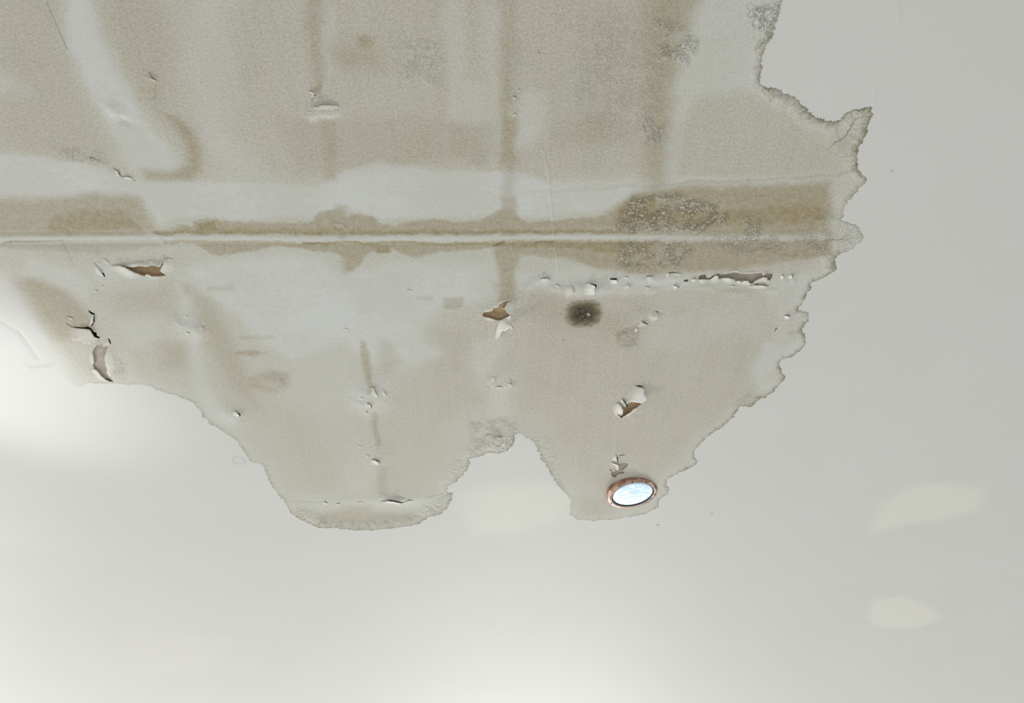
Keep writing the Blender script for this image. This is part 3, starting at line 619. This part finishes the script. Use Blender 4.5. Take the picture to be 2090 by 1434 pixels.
slit(Z(1230, 760, s4, [(432,168),(470,180),(520,185),(560,212)]), (1, -2.2), t4)
flake('lower_flap', Z(1230, 760, s4, [(130,470),(150,420),(175,397),(215,412),(255,455),(272,500),(270,550),(250,545),(240,560),(195,545),(238,592),(235,617),(190,590),(150,550),(130,510)]),
      Z(1230, 760, s4, [(170,395),(130,460),(130,520),(160,570),(230,617)]), .012, t4, p=1.3, clean=True, m=M_WHITE)['label'] = 'clean white curled paint'
flake('paint_flake', Z(1230, 760, s4, [(225,360),(245,350),(265,360),(285,395),(310,430),(308,455),(280,445),(245,425),(215,405)]), Z(1230, 760, s4, [(225,355),(215,410),(250,440)]), .006, t4, p=1.2, clean=True)
lip(Z(1230, 760, s4, [(520,405),(460,462),(405,495),(370,530),(320,560),(235,617)]), (3, 6), .004, t4, m=M_WHITE)
slit(Z(1230, 760, s4, [(235,348),(262,358),(285,400),(315,432),(318,455)]), (2.2, -2), t4)

# 5. leaf-shaped tear just above the lamp
t5 = thing('peeling_paint', 'small leaf-shaped tear of paint directly above the ceiling light', 'peeling paint', at(1260, 950))
tray('exposed_board', hole(Z(1230, 760, s4, [(210,1205),(250,1200),(300,1198),(330,1205),(342,1222),(320,1255),(280,1290),(250,1310),(300,1322),(270,1345),(230,1345),(195,1360),(175,1390),(150,1392),(120,1375),(110,1350),(120,1320),(85,1280),(115,1280),(160,1295),(205,1295),(212,1250),(205,1215)])), M_BOARD2, t5, .005)['label'] = 'bare greyish plaster'
lip(Z(1230, 760, s4, [(90,1190),(130,1200),(180,1220),(212,1232),(214,1262),(208,1298),(160,1296),(100,1280)]), (-7, 4), .007, t5, m=M_WHITE)
lip(Z(1230, 760, s4, [(165,1075),(185,1115),(190,1160),(212,1215)]), (-12, 2), .005, t5, m=M_WHITE)
slit(Z(1230, 760, s4, [(178,1080),(190,1118),(195,1165),(212,1205)]), (1.8, -.5), t5)
slit(Z(1230, 760, s4, [(190,1118),(225,1102),(270,1095),(315,1090)]), (0, -1.6), t5)
lip(Z(1230, 760, s4, [(85,1275),(118,1318),(108,1350),(125,1380),(165,1398)]), (-4, 4), .002, t5)

# 6. row of broken flakes along the second joint
def small(label, loc, items, group=None, name='paint_flake', cat='paint flake'):
    t = thing(name, label, cat, at(*loc), group)
    for it in items:
        k = it[0]
        if k == 'lip': lip(it[1], it[2], it[3], t, name='curled_edge', **(it[4] if len(it) > 4 else {}))
        elif k == 'slit': slit(it[1], it[2], t, **(it[3] if len(it) > 3 else {}))
        elif k == 'tray': tray('exposed_board', hole(it[1]), it[2], t, it[3])
        elif k == 'fl': flake('curled_edge', it[1], it[2], it[3], t, **(it[4] if len(it) > 4 else {}))
    return t
ROW = 'lifted paint flakes along the second board joint'
wh = dict(m=M_WHITE)
# exposed strip
sr = 12.294
t6 = thing('peeling_paint', 'long ragged strip of missing paint along the second board joint, on the right', 'peeling paint', at(1515, 567))
strip_a = Z(1340, 530, 14.93, [(1275,610),(1290,500),(1375,450),(1500,450),(1510,530),(1560,560),(1640,545),(1700,490),(1840,445),(1900,425),(1940,425),(1890,470),(1870,470),(1800,490),(1710,550),(1660,600),(1600,600),(1480,590),(1360,600)])
strip_b = Z(1470, 530, sr, [(0,360),(140,352),(200,350),(330,318),(440,322),(520,348),(560,330),(640,350),(740,352),(880,330),(920,345),(1040,330),(1060,380),(1090,400),(1130,370),(1190,345),(1310,350),(1300,440),(1250,500),(1200,500),(1190,470),(1080,440),(960,480),(860,520),(840,580),(800,610),(720,560),(710,525),(560,525),(460,520),(370,540),(380,490),(250,460),(140,455),(20,460),(0,470),(-45,460),(-60,395)])
tray('exposed_board', hole(strip_a), M_BOARD2, t6, .008); tray('exposed_board', hole(strip_b), M_BOARD2, t6, .006)
lip(Z(1470, 530, sr, [(-30,358),(140,350),(330,316),(440,320),(520,346),(640,348),(740,350),(880,328),(1040,328)]), (0, -9), .0028, t6)
row = [
 ('low rounded flake at the left end of the row of flakes on the second joint', (1112,566), [('lip', Z(1080,520,7.965,[(205,385),(225,310),(222,300)]), (-3,0), .003), ('lip', Z(1080,520,7.965,[(150,400),(230,385),(300,385),(345,400),(355,440)]), (-9,10), .0045)]),
 ('thin curled flake with a shaded upper edge, second from the left in the flake row', (1135,582), [('lip', Z(1080,520,7.965,[(380,480),(430,480),(490,505),(545,500)]), (-2,7), .002)]),
 ('broad dished flake left of the bright square flake', (1162,598), [('lip', Z(1080,520,7.965,[(640,460),(700,520),(720,580),(715,620),(680,650),(640,680),(560,700)]), (-24,-4), .0035)]),
 ('bright white squarish flap with a black right edge, above the dark mould spot', (1208,588), [('fl', Z(1080,520,7.965,[(880,470),(965,455),(1010,485),(1065,495),(1078,520),(1062,560),(1060,610),(1072,645),(1000,650),(900,645),(870,560)]), Z(1080,520,7.965,[(900,440),(865,560),(890,660)]), .013, dict(m=M_WHITE, p=1.2)), ('slit', Z(1080,520,7.965,[(968,452),(1010,484),(1068,492),(1082,520),(1066,560),(1064,625)]), (2.2,-2.4))]),
 ('small flake with a thick black shadow line on top, right of the bright square flap', (1252,571), [('lip', Z(1080,520,7.965,[(1300,420),(1312,402),(1340,405),(1420,410),(1440,435),(1445,475)]), (-2,10), .007, wh), ('slit', Z(1080,520,7.965,[(1305,408),(1322,398),(1370,402),(1420,402),(1448,440)]), (0,-3))]),
 ('short flake with a thin brown upper edge, beside the black-lined flake', (1277,566), [('lip', Z(1080,520,7.965,[(1520,372),(1560,360),(1600,358),(1640,365)]), (0,7), .0028)]),
 ('pale lifted plate below the brown-edged flake', (1280,583), [('lip', Z(1080,520,7.965,[(1560,460),(1600,470),(1630,510),(1640,570)]), (-16,8), .003)]),
 ('long low plate with a fine crack along its top, mid flake row', (1325,566), [('lip', Z(1280,540,5.5,[(185,138),(220,132),(260,136),(300,130),(330,128)]), (0,14), .003), ('slit', Z(1280,540,5.5,[(190,135),(225,131),(262,134),(315,128)]), (0,-1.3))]),
 ('small wavy flake under the long low plate', (1325,585), [('lip', Z(1280,540,5.5,[(190,255),(215,248),(240,258),(285,255)]), (0,5), .002), ('slit', Z(1280,540,5.5,[(190,254),(215,247),(240,258),(280,255)]), (0,-1.1))]),
 ('tall narrow flake edge ending in a thin black crack, mid right of the row', (1368,560), [('lip', Z(1340,530,14.93,[(330,385),(380,400),(375,480),(355,560)]), (-8,2), .004, wh), ('slit', Z(1340,530,14.93,[(345,380),(390,402),(500,392),(640,380)]), (0,-1.6)), ('lip', Z(1340,530,14.93,[(390,412),(500,412),(600,408),(700,420),(910,430)]), (0,9), .002)]),
 ('v-shaped white flake with a black notch, left of the missing strip', (1381,585), [('lip', Z(1340,530,14.93,[(490,790),(560,785),(620,815),(675,855)]), (-5,8), .006, wh), ('slit', Z(1340,530,14.93,[(495,775),(570,780),(640,830),(680,845),(745,780)]), (0,-1.6))]),
 ('small dark-backed chip beside the left end of the missing strip', (1399,572), [('lip', Z(1340,530,14.93,[(830,660),(870,672),(930,670),(980,600)]), (2,6), .003), ('slit', Z(1340,530,14.93,[(825,655),(870,660),(950,662),(980,600)]), (-3,-4), dict(m=M_BOARD2, depth=.007))]),
 ('flat flake overhanging the left end of the missing strip', (1417,572), [('lip', Z(1340,530,14.93,[(1000,605),(1080,590),(1180,585),(1260,590),(1245,630)]), (-1,8), .004), ('lip', Z(1340,530,14.93,[(1245,640),(1300,605),(1400,595),(1500,600),(1605,612)]), (0,11), .0045)]),
 ('tongue-shaped grey flake poking into the missing strip', (1458,572), [('fl', Z(1340,530,14.93,[(1610,640),(1640,590),(1700,555),(1760,500),(1820,480),(1860,480),(1880,520),(1890,580),(1940,600),(1900,700),(1750,760),(1640,740)]), Z(1340,530,14.93,[(1610,660),(1650,740),(1750,765),(1900,700)]), .006, dict(p=1.1))]),
 ('wide rounded white-edged flake below the missing strip', (1485,574), [('lip', Z(1470,530,sr,[(0,490),(40,460),(140,455),(250,465),(330,490),(378,505),(360,550)]), (-1,12), .006)]),
 ('two-stepped flake under the middle of the missing strip', (1515,580), [('lip', Z(1470,530,sr,[(385,560),(430,530),(520,535),(580,555)]), (0,9), .004), ('lip', Z(1470,530,sr,[(470,620),(540,570),(600,530),(700,532),(715,570),(770,590),(800,640)]), (-1,12), .006), ('lip', Z(1470,530,sr,[(190,670),(260,650),(340,655),(460,660)]), (0,6), .002)]),
 ('slanting pale flake across the right half of the missing strip', (1552,572), [('fl', Z(1470,530,sr,[(800,600),(850,560),(960,490),(1080,435),(1180,450),(1190,480),(1180,510),(1270,515),(1280,560),(1220,630),(1040,620),(940,600),(860,625)]), Z(1470,530,sr,[(820,620),(1000,640),(1220,640),(1290,560)]), .006, dict(p=1.0)), ('slit', Z(1470,530,sr,[(805,625),(870,610),(935,605),(1005,560)]), (0,1.8))]),
 ('long rolled flake with a bright upper rim, lowest on the right of the strip', (1552,584), [('lip', Z(1470,530,sr,[(700,690),(740,660),(860,640),(1000,640),(1120,650),(1200,665),(1200,705)]), (0,9), .005), ('slit', Z(1470,530,sr,[(1000,622),(1090,635),(1200,640),(1255,630)]), (0,-1.2))]),
 ('small bright triangle of paint hanging into the strip from above', (1561,560), [('fl', Z(1470,530,sr,[(1045,330),(1090,270),(1140,290),(1185,330),(1130,365),(1088,400),(1060,370)]), Z(1470,530,sr,[(1040,320),(1090,260),(1150,290)]), .005, dict(m=M_WHITE, p=1.2))]),
 ('round-ended white flake, second from the right end of the row', (1595,566), [('lip', Z(1470,530,sr,[(1500,390),(1560,390),(1585,420),(1588,470),(1570,510)]), (-8,3), .005, wh), ('slit', Z(1470,530,sr,[(1545,375),(1578,385),(1600,378),(1630,365)]), (0,-1.2))]),
 ('upright white flake with a black y-shaped crack, at the right end of the row', (1616,566), [('lip', Z(1470,530,sr,[(1740,360),(1800,372),(1805,440),(1800,515)]), (-10,2), .006, wh), ('slit', Z(1470,530,sr,[(1800,365),(1822,372),(1820,420),(1818,465)]), (-1.4,0)), ('slit', Z(1470,530,sr,[(1760,345),(1805,358),(1835,345),(1865,325)]), (0,-1.3))]),
]
for lab, loc, items in row: small(lab, loc, items, ROW)

# 7. single flakes and small splits elsewhere
SCAT = 'small paint splits over the screw heads'
s7 = 15.93; s8 = 7.55; s9 = 7.17; sb = 8.04
sp7 = [
 ('small black t-shaped split with a white edge, in the upper left of the stain', (645,200), [('lip', Z(600,160,s7,[(440,370),(560,430),(650,470),(640,560),(630,620),(575,625),(560,700),(600,880)]), (-9,3), .005), ('slit', Z(600,160,s7,[(430,345),(500,385),(590,430),(700,460),(800,470)]), (0,1.6)), ('slit', Z(600,160,s7,[(655,480),(715,475),(700,560),(680,630)]), (-1.6,0)), ('lip', Z(600,160,s7,[(540,1060),(640,880),(720,920),(900,860),(1250,870),(1420,880),(1520,970)]), (-3,12), .0035), ('lip', Z(600,160,s7,[(270,960),(400,1050),(560,1080),(680,1160)]), (-2,5), .001), ('lip', Z(600,160,s7,[(600,720),(700,700),(850,690),(1060,705)]), (0,-8), .003)]),
 ('pair of tiny lifted chips beside the middle brown streak, near the top', (1052,212), [('lip', Z(700,0,2.986,[(1030,590),(1045,590),(1060,608)]), (-6,5), .004), ('lip', Z(700,0,2.986,[(1020,700),(1050,692),(1060,722)]), (-8,3), .0035), ('lip', Z(700,0,2.986,[(1060,552),(1072,548),(1082,555)]), (-2,4), .002), ('slit', Z(700,0,2.986,[(1030,584),(1046,588),(1062,608)]), (1.5,-1.5), dict(depth=.004))]),
 ('shallow blister with two crescent edges, left of the pale area', (393,670), [('lip', Z(120,500,s2,[(1230,850),(1270,860),(1285,885)]), (-12,4), .004), ('lip', Z(120,500,s2,[(1380,775),(1405,800),(1410,840)]), (-14,5), .0025), ('lip', Z(120,500,s2,[(1230,650),(1245,690),(1290,715)]), (-6,5), .0015)]),
 ('round blister split into several curved plates, below the pale area', (752,812), [('lip', Z(700,770,s8,[(225,235),(260,300),(310,320),(365,360)]), (-9,5), .002), ('lip', Z(700,770,s8,[(365,355),(380,400),(425,425),(440,490)]), (-14,6), .006), ('slit', Z(700,770,s8,[(368,355),(385,398),(430,418),(445,488)]), (1.6,-1.2)), ('lip', Z(700,770,s8,[(410,150),(480,150),(500,230),(550,310),(540,330)]), (-12,4), .0045), ('lip', Z(700,770,s8,[(600,165),(630,205),(665,275),(665,320)]), (-9,3), .003), ('lip', Z(700,770,s8,[(345,510),(375,545),(400,560)]), (-12,3), .004), ('slit', Z(700,770,s8,[(345,505),(362,520),(380,548)]), (1.4,-1)), ('lip', Z(700,770,s8,[(190,370),(290,430),(350,445)]), (-3,5), .001)]),
 ('small oval mouth-like opening with a white lower lip, low on the thin brown streak', (765,938), [('lip', Z(700,770,s8,[(400,1275),(450,1270),(500,1280),(550,1315),(570,1360)]), (-5,9), .008, wh), ('slit', Z(700,770,s8,[(410,1265),(470,1260),(540,1262),(585,1290),(568,1325),(500,1285)]), (-1,1)), ('lip', Z(700,770,s8,[(440,1050),(490,1045),(540,1055)]), (0,-5), .002), ('lip', Z(700,770,s8,[(360,1170),(385,1200),(400,1260)]), (-8,2), .003), ('lip', Z(700,770,s8,[(150,1030),(260,1050),(330,1110)]), (-2,6), .0015)]),
 ('little white chip with a black right edge, on the lower left margin of the stain', (478,845), [('lip', Z(400,720,2.986,[(230,345),(250,365),(262,378),(262,402)]), (-14,2), .007, wh), ('slit', Z(400,720,2.986,[(238,352),(262,368),(268,380),(264,395)]), (2,-1.4))]),
 ('cracked plate with a white left edge and a tiny black hole, below the hanging flap', (1018,778), [('lip', Z(960,740,s9,[(310,195),(350,215),(345,260),(300,295),(305,340)]), (-8,2), .005, wh), ('slit', Z(960,740,s9,[(525,205),(570,198),(560,218),(540,218)]), (0,1)), ('lip', Z(960,740,s9,[(560,225),(600,262),(570,305),(605,318),(610,350),(560,375)]), (-10,3), .004), ('lip', Z(960,740,s9,[(310,345),(380,355),(450,352),(520,350)]), (0,5), .003), ('lip', Z(960,740,s9,[(180,350),(230,350),(340,365)]), (0,4), .0012), ('lip', Z(960,740,s9,[(210,360),(165,400),(145,430),(130,510)]), (-4,0), .001)]),
 ('crusty oval blister with a broken rim, where the stain edge notches upward', (1016,902), [('lip', Z(960,740,s9,[(360,1072),(410,1085),(460,1090),(470,1110)]), (-2,7), .003), ('lip', Z(960,740,s9,[(520,1110),(530,1160),(505,1200),(515,1240)]), (-10,2), .004), ('slit', Z(960,740,s9,[(510,1242),(512,1208),(524,1208),(520,1244)]), (-.5,0)), ('slit', Z(960,740,s9,[(438,1262),(480,1250),(510,1248)]), (0,-1.5)), ('lip', Z(960,740,s9,[(340,1218),(420,1225),(450,1240)]), (0,6), .003), ('lip', Z(960,740,s9,[(235,1160),(250,1200),(300,1230)]), (-5,4), .002), ('lip', Z(960,740,s9,[(595,1120),(612,1140),(605,1165)]), (-4,2), .003), ('lip', Z(960,740,s9,[(160,1130),(250,1060),(350,1040)]), (2,5), .002)]),
 ('two overlapping shell-shaped flakes, right of the dark mould spot', (1322,655), [('lip', Z(1280,540,5.5,[(305,515),(335,540),(360,560),(350,600),(290,640),(250,645)]), (-26,-6), .006), ('slit', Z(1280,540,5.5,[(300,512),(330,530),(362,552)]), (1.6,-1.6), dict(depth=.006)), ('lip', Z(1280,540,5.5,[(150,620),(180,650),(205,668),(262,675)]), (-16,9), .006), ('slit', Z(1280,540,5.5,[(155,622),(185,648),(208,665),(258,672)]), (1,-1.6)), ('lip', Z(1280,540,5.5,[(85,705),(118,715),(115,745),(90,770)]), (-9,2), .006, wh), ('lip', Z(1280,540,5.5,[(118,712),(160,690),(215,688)]), (4,6), .001)]),
 ('small hooked flake near the right margin of the stain, the upper of two', (1608,645), [('lip', Z(1500,560,4.78,[(465,405),(500,400),(530,412),(545,440)]), (-6,8), .005, wh), ('slit', Z(1500,560,4.78,[(468,402),(500,396),(530,404),(547,432)]), (.6,-1.4), dict(depth=.006))]),
 ('short slanting black crack near the right margin of the stain, the lower of two', (1581,671), [('lip', Z(1500,560,4.78,[(428,500),(390,530),(378,570)]), (-6,0), .003), ('slit', Z(1500,560,4.78,[(428,499),(392,528),(372,568)]), (2,.8))]),
 ('lens-shaped black crack with a white lower lip, in the lowest lobe of the stain', (808,1021), [('lip', Z(600,980,sb,[(1380,345),(1480,350),(1540,340),(1650,350),(1750,375),(1790,385)]), (0,5), .009, wh), ('lip', Z(600,980,sb,[(1790,375),(1850,345),(1920,330),(1990,325)]), (0,4), .004), ('slit', Z(600,980,sb,[(1380,338),(1470,332),(1540,330),(1570,312),(1650,318),(1700,330),(1775,345),(1880,322),(1985,324)]), (0,2.0)), ('lip', Z(600,980,sb,[(1540,300),(1600,312),(1750,325),(1880,300)]), (0,-6), .006)]),
 ('tiny hooked crack in the lowest lobe, leftmost of three', (665,1024), [('lip', Z(600,980,sb,[(455,345),(500,355),(535,375),(550,405)]), (-3,5), .004, wh), ('slit', Z(600,980,sb,[(460,340),(500,352),(535,368),(552,392)]), (.6,-1.2))]),
 ('tiny tick-shaped crack in the lowest lobe, just right of the hooked crack', (690,1028), [('lip', Z(600,980,sb,[(660,402),(700,390),(740,382),(760,375)]), (1,4), .003, wh), ('slit', Z(600,980,sb,[(665,400),(700,386),(735,375),(790,368)]), (0,-1.2)), ('lip', Z(600,980,sb,[(970,335),(1040,350),(1110,355),(1160,378),(1210,365)]), (0,4), .0015)]),
 ('thin wrinkled flake edge, at the upper left under the pale diagonal streak', (255,357), [('lip', Z(0,0,2.986,[(690,1035),(715,1040),(725,1065),(738,1090)]), (-7,4), .003), ('lip', Z(0,0,2.986,[(740,1085),(765,1075),(800,1085),(825,1100)]), (-2,6), .003), ('lip', Z(0,0,2.986,[(545,972),(565,963),(590,972)]), (-1,5), .0025)]),
 ('little curled chip in the brown smudge, high on the left', (312,160), [('lip', Z(0,0,2.986,[(905,450),(925,480),(950,490),(955,520)]), (-5,4), .003)]),
 ('fine hairline flake in the pale area left of the hanging flap', (840,587), [('lip', Z(600,440,2.986,[(675,440),(700,452),(745,460)]), (-1,4), .0015)]),
 ('shallow crescent ripple under the large pale area', (712,673), [('lip', Z(600,440,2.986,[(285,682),(320,690),(345,708)]), (-4,5), .002)]),
]
for lab, loc, items in sp7: small(lab, loc, items, SCAT)

# ---------------------------------------------------------------- the ceiling mesh, torn open at the holes
inside = np.zeros((NX - 1, NY - 1), bool); SX, SY = GX.copy(), GY.copy()
for hq in HOLES:
    wi, wj = window(hq, .006)
    X, Y = GX[wi, wj], GY[wi, wj]
    cx = (X[:-1, :-1] + X[1:, 1:]) / 2; cy = (Y[:-1, :-1] + Y[1:, 1:]) / 2
    dv, _, _ = polydist(hq, cx, cy); mm = dv > 0
    inside[wi.start:wi.stop - 1, wj.start:wj.stop - 1] |= mm
    # pull the grid points nearest the tear onto the tear
    best = np.full(X.shape, 1e9); bx = X.copy(); by = Y.copy(); n = len(hq)
    for i in range(n):
        a = hq[i]; b = hq[(i + 1) % n]; e = b - a; L2 = max(e @ e, 1e-14)
        t = np.clip(((X - a[0]) * e[0] + (Y - a[1]) * e[1]) / L2, 0, 1); qx = a[0] + t * e[0]; qy = a[1] + t * e[1]
        d = np.hypot(X - qx, Y - qy); m_ = d < best; best[m_] = d[m_]; bx[m_] = qx[m_]; by[m_] = qy[m_]
    touch = np.zeros(X.shape, bool)
    pad = np.zeros((X.shape[0] + 1, X.shape[1] + 1), bool); pad[1:-1, 1:-1] = mm
    cnt = pad[:-1, :-1].astype(int) + pad[1:, :-1] + pad[:-1, 1:] + pad[1:, 1:]
    touch = (cnt > 0) & (cnt < 4) & (best < .0035)
    SX[wi, wj][touch] = bx[touch]; SY[wi, wj][touch] = by[touch]
idx = np.arange(NX * NY).reshape(NX, NY)
quad = np.stack([idx[:-1, :-1], idx[:-1, 1:], idx[1:, 1:], idx[1:, :-1]], -1)[~inside].reshape(-1, 4)
me = bpy.data.meshes.new('ceiling'); me.vertices.add(NX * NY)
co = np.stack([SX.ravel(), SY.ravel(), (ZC - A['H']).ravel()], -1)
me.vertices.foreach_set('co', co.ravel().astype(np.float32))
me.loops.add(quad.size); me.loops.foreach_set('vertex_index', quad.ravel().astype(np.int32))
me.polygons.add(len(quad)); me.polygons.foreach_set('loop_start', (np.arange(len(quad)) * 4).astype(np.int32))
me.update(calc_edges=True); me.shade_smooth(); me.materials.append(M_CEIL)
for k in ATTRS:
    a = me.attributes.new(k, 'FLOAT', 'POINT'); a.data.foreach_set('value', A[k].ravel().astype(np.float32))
co_ = link(bpy.data.objects.new('ceiling', me)); co_['kind'] = 'structure'

# ---------------------------------------------------------------- mould spot: a thin furry film with specks
def mould():
    cx, cy = P(1191, 640); k = pxm(1191, 640); ax = 44 / k; ay = (P(1191, 640 + 33)[1] - P(1191, 640 - 33)[1]) / 2
    vs = [(cx, cy, ZC - .0012 - sample('H', [cx], [cy])[0])]; fs = []; R_ = 22; S_ = 72; rad = [0.0]
    for r in range(1, R_ + 1):
        for s in range(S_):
            a = 2 * math.pi * s / S_; rr = r / R_; sup = (abs(math.cos(a)) ** 2.6 + abs(math.sin(a)) ** 2.6) ** (-1 / 2.6)
            x = cx + ax * rr * sup * math.cos(a); y = cy + ay * rr * sup * math.sin(a)
            h = sample('H', [x], [y])[0]; vs.append((x, y, ZC - h - .0004 - .0008 * (1 - rr * rr) * (.6 + .8 * random.random()))); rad.append(rr)
    for s in range(S_): fs.append((0, 1 + s, 1 + (s + 1) % S_))
    for r in range(R_ - 1):
        for s in range(S_):
            a = 1 + r * S_ + s; b_ = 1 + r * S_ + (s + 1) % S_; fs.append((a, a + S_, b_ + S_, b_))
    m, t, b = mat('black mould'); at_ = attr(t, 'rad'); pos = t.nodes.new('ShaderNodeNewGeometry').outputs['Position']
    n1 = noise(t, pos, 190, 4, .75); n2 = noise(t, pos, 60, 3)
    al = mth(t, 'ADD', mth(t, 'SUBTRACT', 1.08, at_), mth(t, 'MULTIPLY', mth(t, 'SUBTRACT', n2, .5), .5))
    al = mth(t, 'ADD', al, mth(t, 'MULTIPLY', mth(t, 'SUBTRACT', n1, .5), .8))
    alpha = mth(t, 'MULTIPLY', ramp(t, al, .02, .72), ramp(t, at_, 1.0, .8))
    t.links.new(mth(t, 'MULTIPLY', alpha, .93), b.inputs['Alpha'])
    t.links.new(mixc(t, ramp(t, al, .25, .75), (.30, .26, .13), mixc(t, ramp(t, n1, .4, .65), (.055, .045, .03), (.22, .185, .14))), b.inputs['Base Color'])
    b.inputs['Roughness'].default_value = 1; b.inputs['Specular IOR Level'].default_value = .1
    me = bpy.data.meshes.new('mould_patch'); c0 = Vector((cx, cy, ZC))
    me.from_pydata([tuple(Vector(v) - c0) for v in vs], [], [tuple(reversed(f)) for f in fs]); me.materials.append(m); me.shade_smooth()
    a = me.attributes.new('rad', 'FLOAT', 'POINT'); a.data.foreach_set('value', rad)
    o = link(bpy.data.objects.new('mould_patch', me)); o.location = c0
    o['label'] = 'dark oval spot of black and olive mould on the stained ceiling'; o['category'] = 'mould'
    # small flaked speck in the middle
    sp = (1201, 640)
    pts = [(sp[0] + r * math.cos(a), sp[1] + .75 * r * math.sin(a)) for a, r in zip(np.linspace(0, 6.283, 10)[:-1], (4, 5, 3, 4.5, 3, 5, 3.5, 4.5, 3))]
    z0 = ZC - .0032 - sample('H', [P(*sp)[0]], [P(*sp)[1]])[0]
    q = [(*P(*p), z0) for p in pts]; v = [tuple(Vector(a) - c0) for a in q] + [tuple(Vector((a[0], a[1], a[2] + .002)) - c0) for a in q]; n = len(q)
    me = bpy.data.meshes.new('paint_speck'); me.from_pydata(v, [], [tuple(range(n)), tuple(range(2 * n - 1, n - 1, -1))] + [(i, n + i, n + (i + 1) % n, (i + 1) % n) for i in range(n)])
    me.materials.append(simple('speck', (.5, .45, .38), .8, 200, .4)); link(bpy.data.objects.new('paint_speck', me), o)['label'] = 'pale flaked speck'
mould()

# ---------------------------------------------------------------- recessed lamp with a tarnished copper ring
def lathe(name, prof, m, parent, seg=96, mats=None):
    vs = []; fs = []
    for r, z in prof:
        for s in range(seg): a = 2 * math.pi * s / seg; vs.append((r * math.cos(a), r * math.sin(a), z))
    for i in range(len(prof) - 1):
        for s in range(seg):
            a = i * seg + s; b = i * seg + (s + 1) % seg; fs.append((a, b, b + seg, a + seg))
    me = bpy.data.meshes.new(name); me.from_pydata(vs, [], fs); me.materials.append(m); me.shade_smooth()
    bm = bmesh.new(); bm.from_mesh(me); bmesh.ops.recalc_face_normals(bm, faces=bm.faces); bm.to_mesh(me); bm.free()
    return link(bpy.data.objects.new(name, me), parent)
lx, ly = P(1291, 1008, HC - .008); RL = 53.0 / pxm(1291, 1008) * (HC - .008) / HC
lamp = thing('ceiling_light', 'round ceiling light with a tarnished copper ring and glowing bluish glass', 'ceiling light', (lx, ly, ZC))
lamp.rotation_euler = (math.radians(1.5), math.radians(-6.5), 0); lamp.location.z -= .004
R = RL
# trim ring (profile: radius, height below the ceiling)
ring_ = lathe('trim_ring', [(R * .985, .016), (R * .99, .002), (R * 1.0, -.0015), (R * .99, -.0045), (R * .96, -.0060), (R * .90, -.0072), (R * .86, -.0070), (R * .84, -.006), (R * .835, -.002), (R * .835, .004)], M_COPPER, lamp)
ring_['label'] = 'tarnished copper trim ring'
mt, t_, b_ = mat('black gasket'); b_.inputs['Base Color'].default_value = (.015, .013, .012, 1); b_.inputs['Roughness'].default_value = .6
lathe('gasket', [(R * .84, -.0055), (R * .825, -.0066), (R * .79, -.0060), (R * .775, -.003), (R * .775, .002)], mt, lamp)['label'] = 'black rubber gasket'
mg, t_, b_ = mat('lit frosted glass')
tcg = t_.nodes.new('ShaderNodeTexCoord').outputs['Object']
mpg = t_.nodes.new('ShaderNodeMapping'); t_.links.new(tcg, mpg.inputs[0]); mpg.inputs['Scale'].default_value = (40, 110, 40)
ng = noise(t_, mpg.outputs[0], 1, 4, .65); sy = t_.nodes.new('ShaderNodeSeparateXYZ'); t_.links.new(tcg, sy.inputs[0])
gl = mixc(t_, ramp(t_, mth(t_, 'ADD', ng, mth(t_, 'MULTIPLY', sy.outputs['Y'], 1.6)), .38, .62), (.50, .68, .84), (.86, .93, .97))
t_.links.new(gl, b_.inputs['Base Color']); t_.links.new(gl, b_.inputs['Emission Color']); b_.inputs['Emission Strength'].default_value = .58
b_.inputs['Roughness'].default_value = .15
bpg = t_.nodes.new('ShaderNodeBump'); bpg.inputs['Distance'].default_value = .002; t_.links.new(ng, bpg.inputs['Height']); t_.links.new(bpg.outputs[0], b_.inputs['Normal'])
g = lathe('glass_lens', [(.0001, -.0085), (R * .3, -.0080), (R * .55, -.0070), (R * .7, -.0055), (R * .780, -.0035), (R * .785, .002)], mg, lamp); g['label'] = 'glowing bluish-white glass'
mr_, t_, b_ = mat('bright inner rim'); b_.inputs['Base Color'].default_value = (.85, .82, .78, 1); b_.inputs['Metallic'].default_value = .6; b_.inputs['Roughness'].default_value = .25
lathe('inner_rim', [(R * .858, -.0068), (R * .850, -.0082), (R * .842, -.0075), (R * .838, -.005)], mr_, lamp)
# pits and screws on the ring
for a in (-98, -63, -28, 10, 150):
    rr = R * .915; x_ = rr * math.cos(math.radians(a)); y_ = rr * math.sin(math.radians(a))
    vs = []; fs = []; sg = 14
    for r, z in ((.0030, -.0064), (.0028, -.0080), (.0018, -.0084), (.00001, -.0084)):
        for s in range(sg): th = 2 * math.pi * s / sg; vs.append((x_ + r * math.cos(th), y_ + r * math.sin(th), z))
    for i in range(3):
        for s in range(sg): p0 = i * sg + s; p1 = i * sg + (s + 1) % sg; fs.append((p0, p1, p1 + sg, p0 + sg))
    me = bpy.data.meshes.new('screw'); me.from_pydata(vs, [], fs); me.materials.append(mt)
    link(bpy.data.objects.new('screw', me), lamp)['label'] = 'dark screw head'
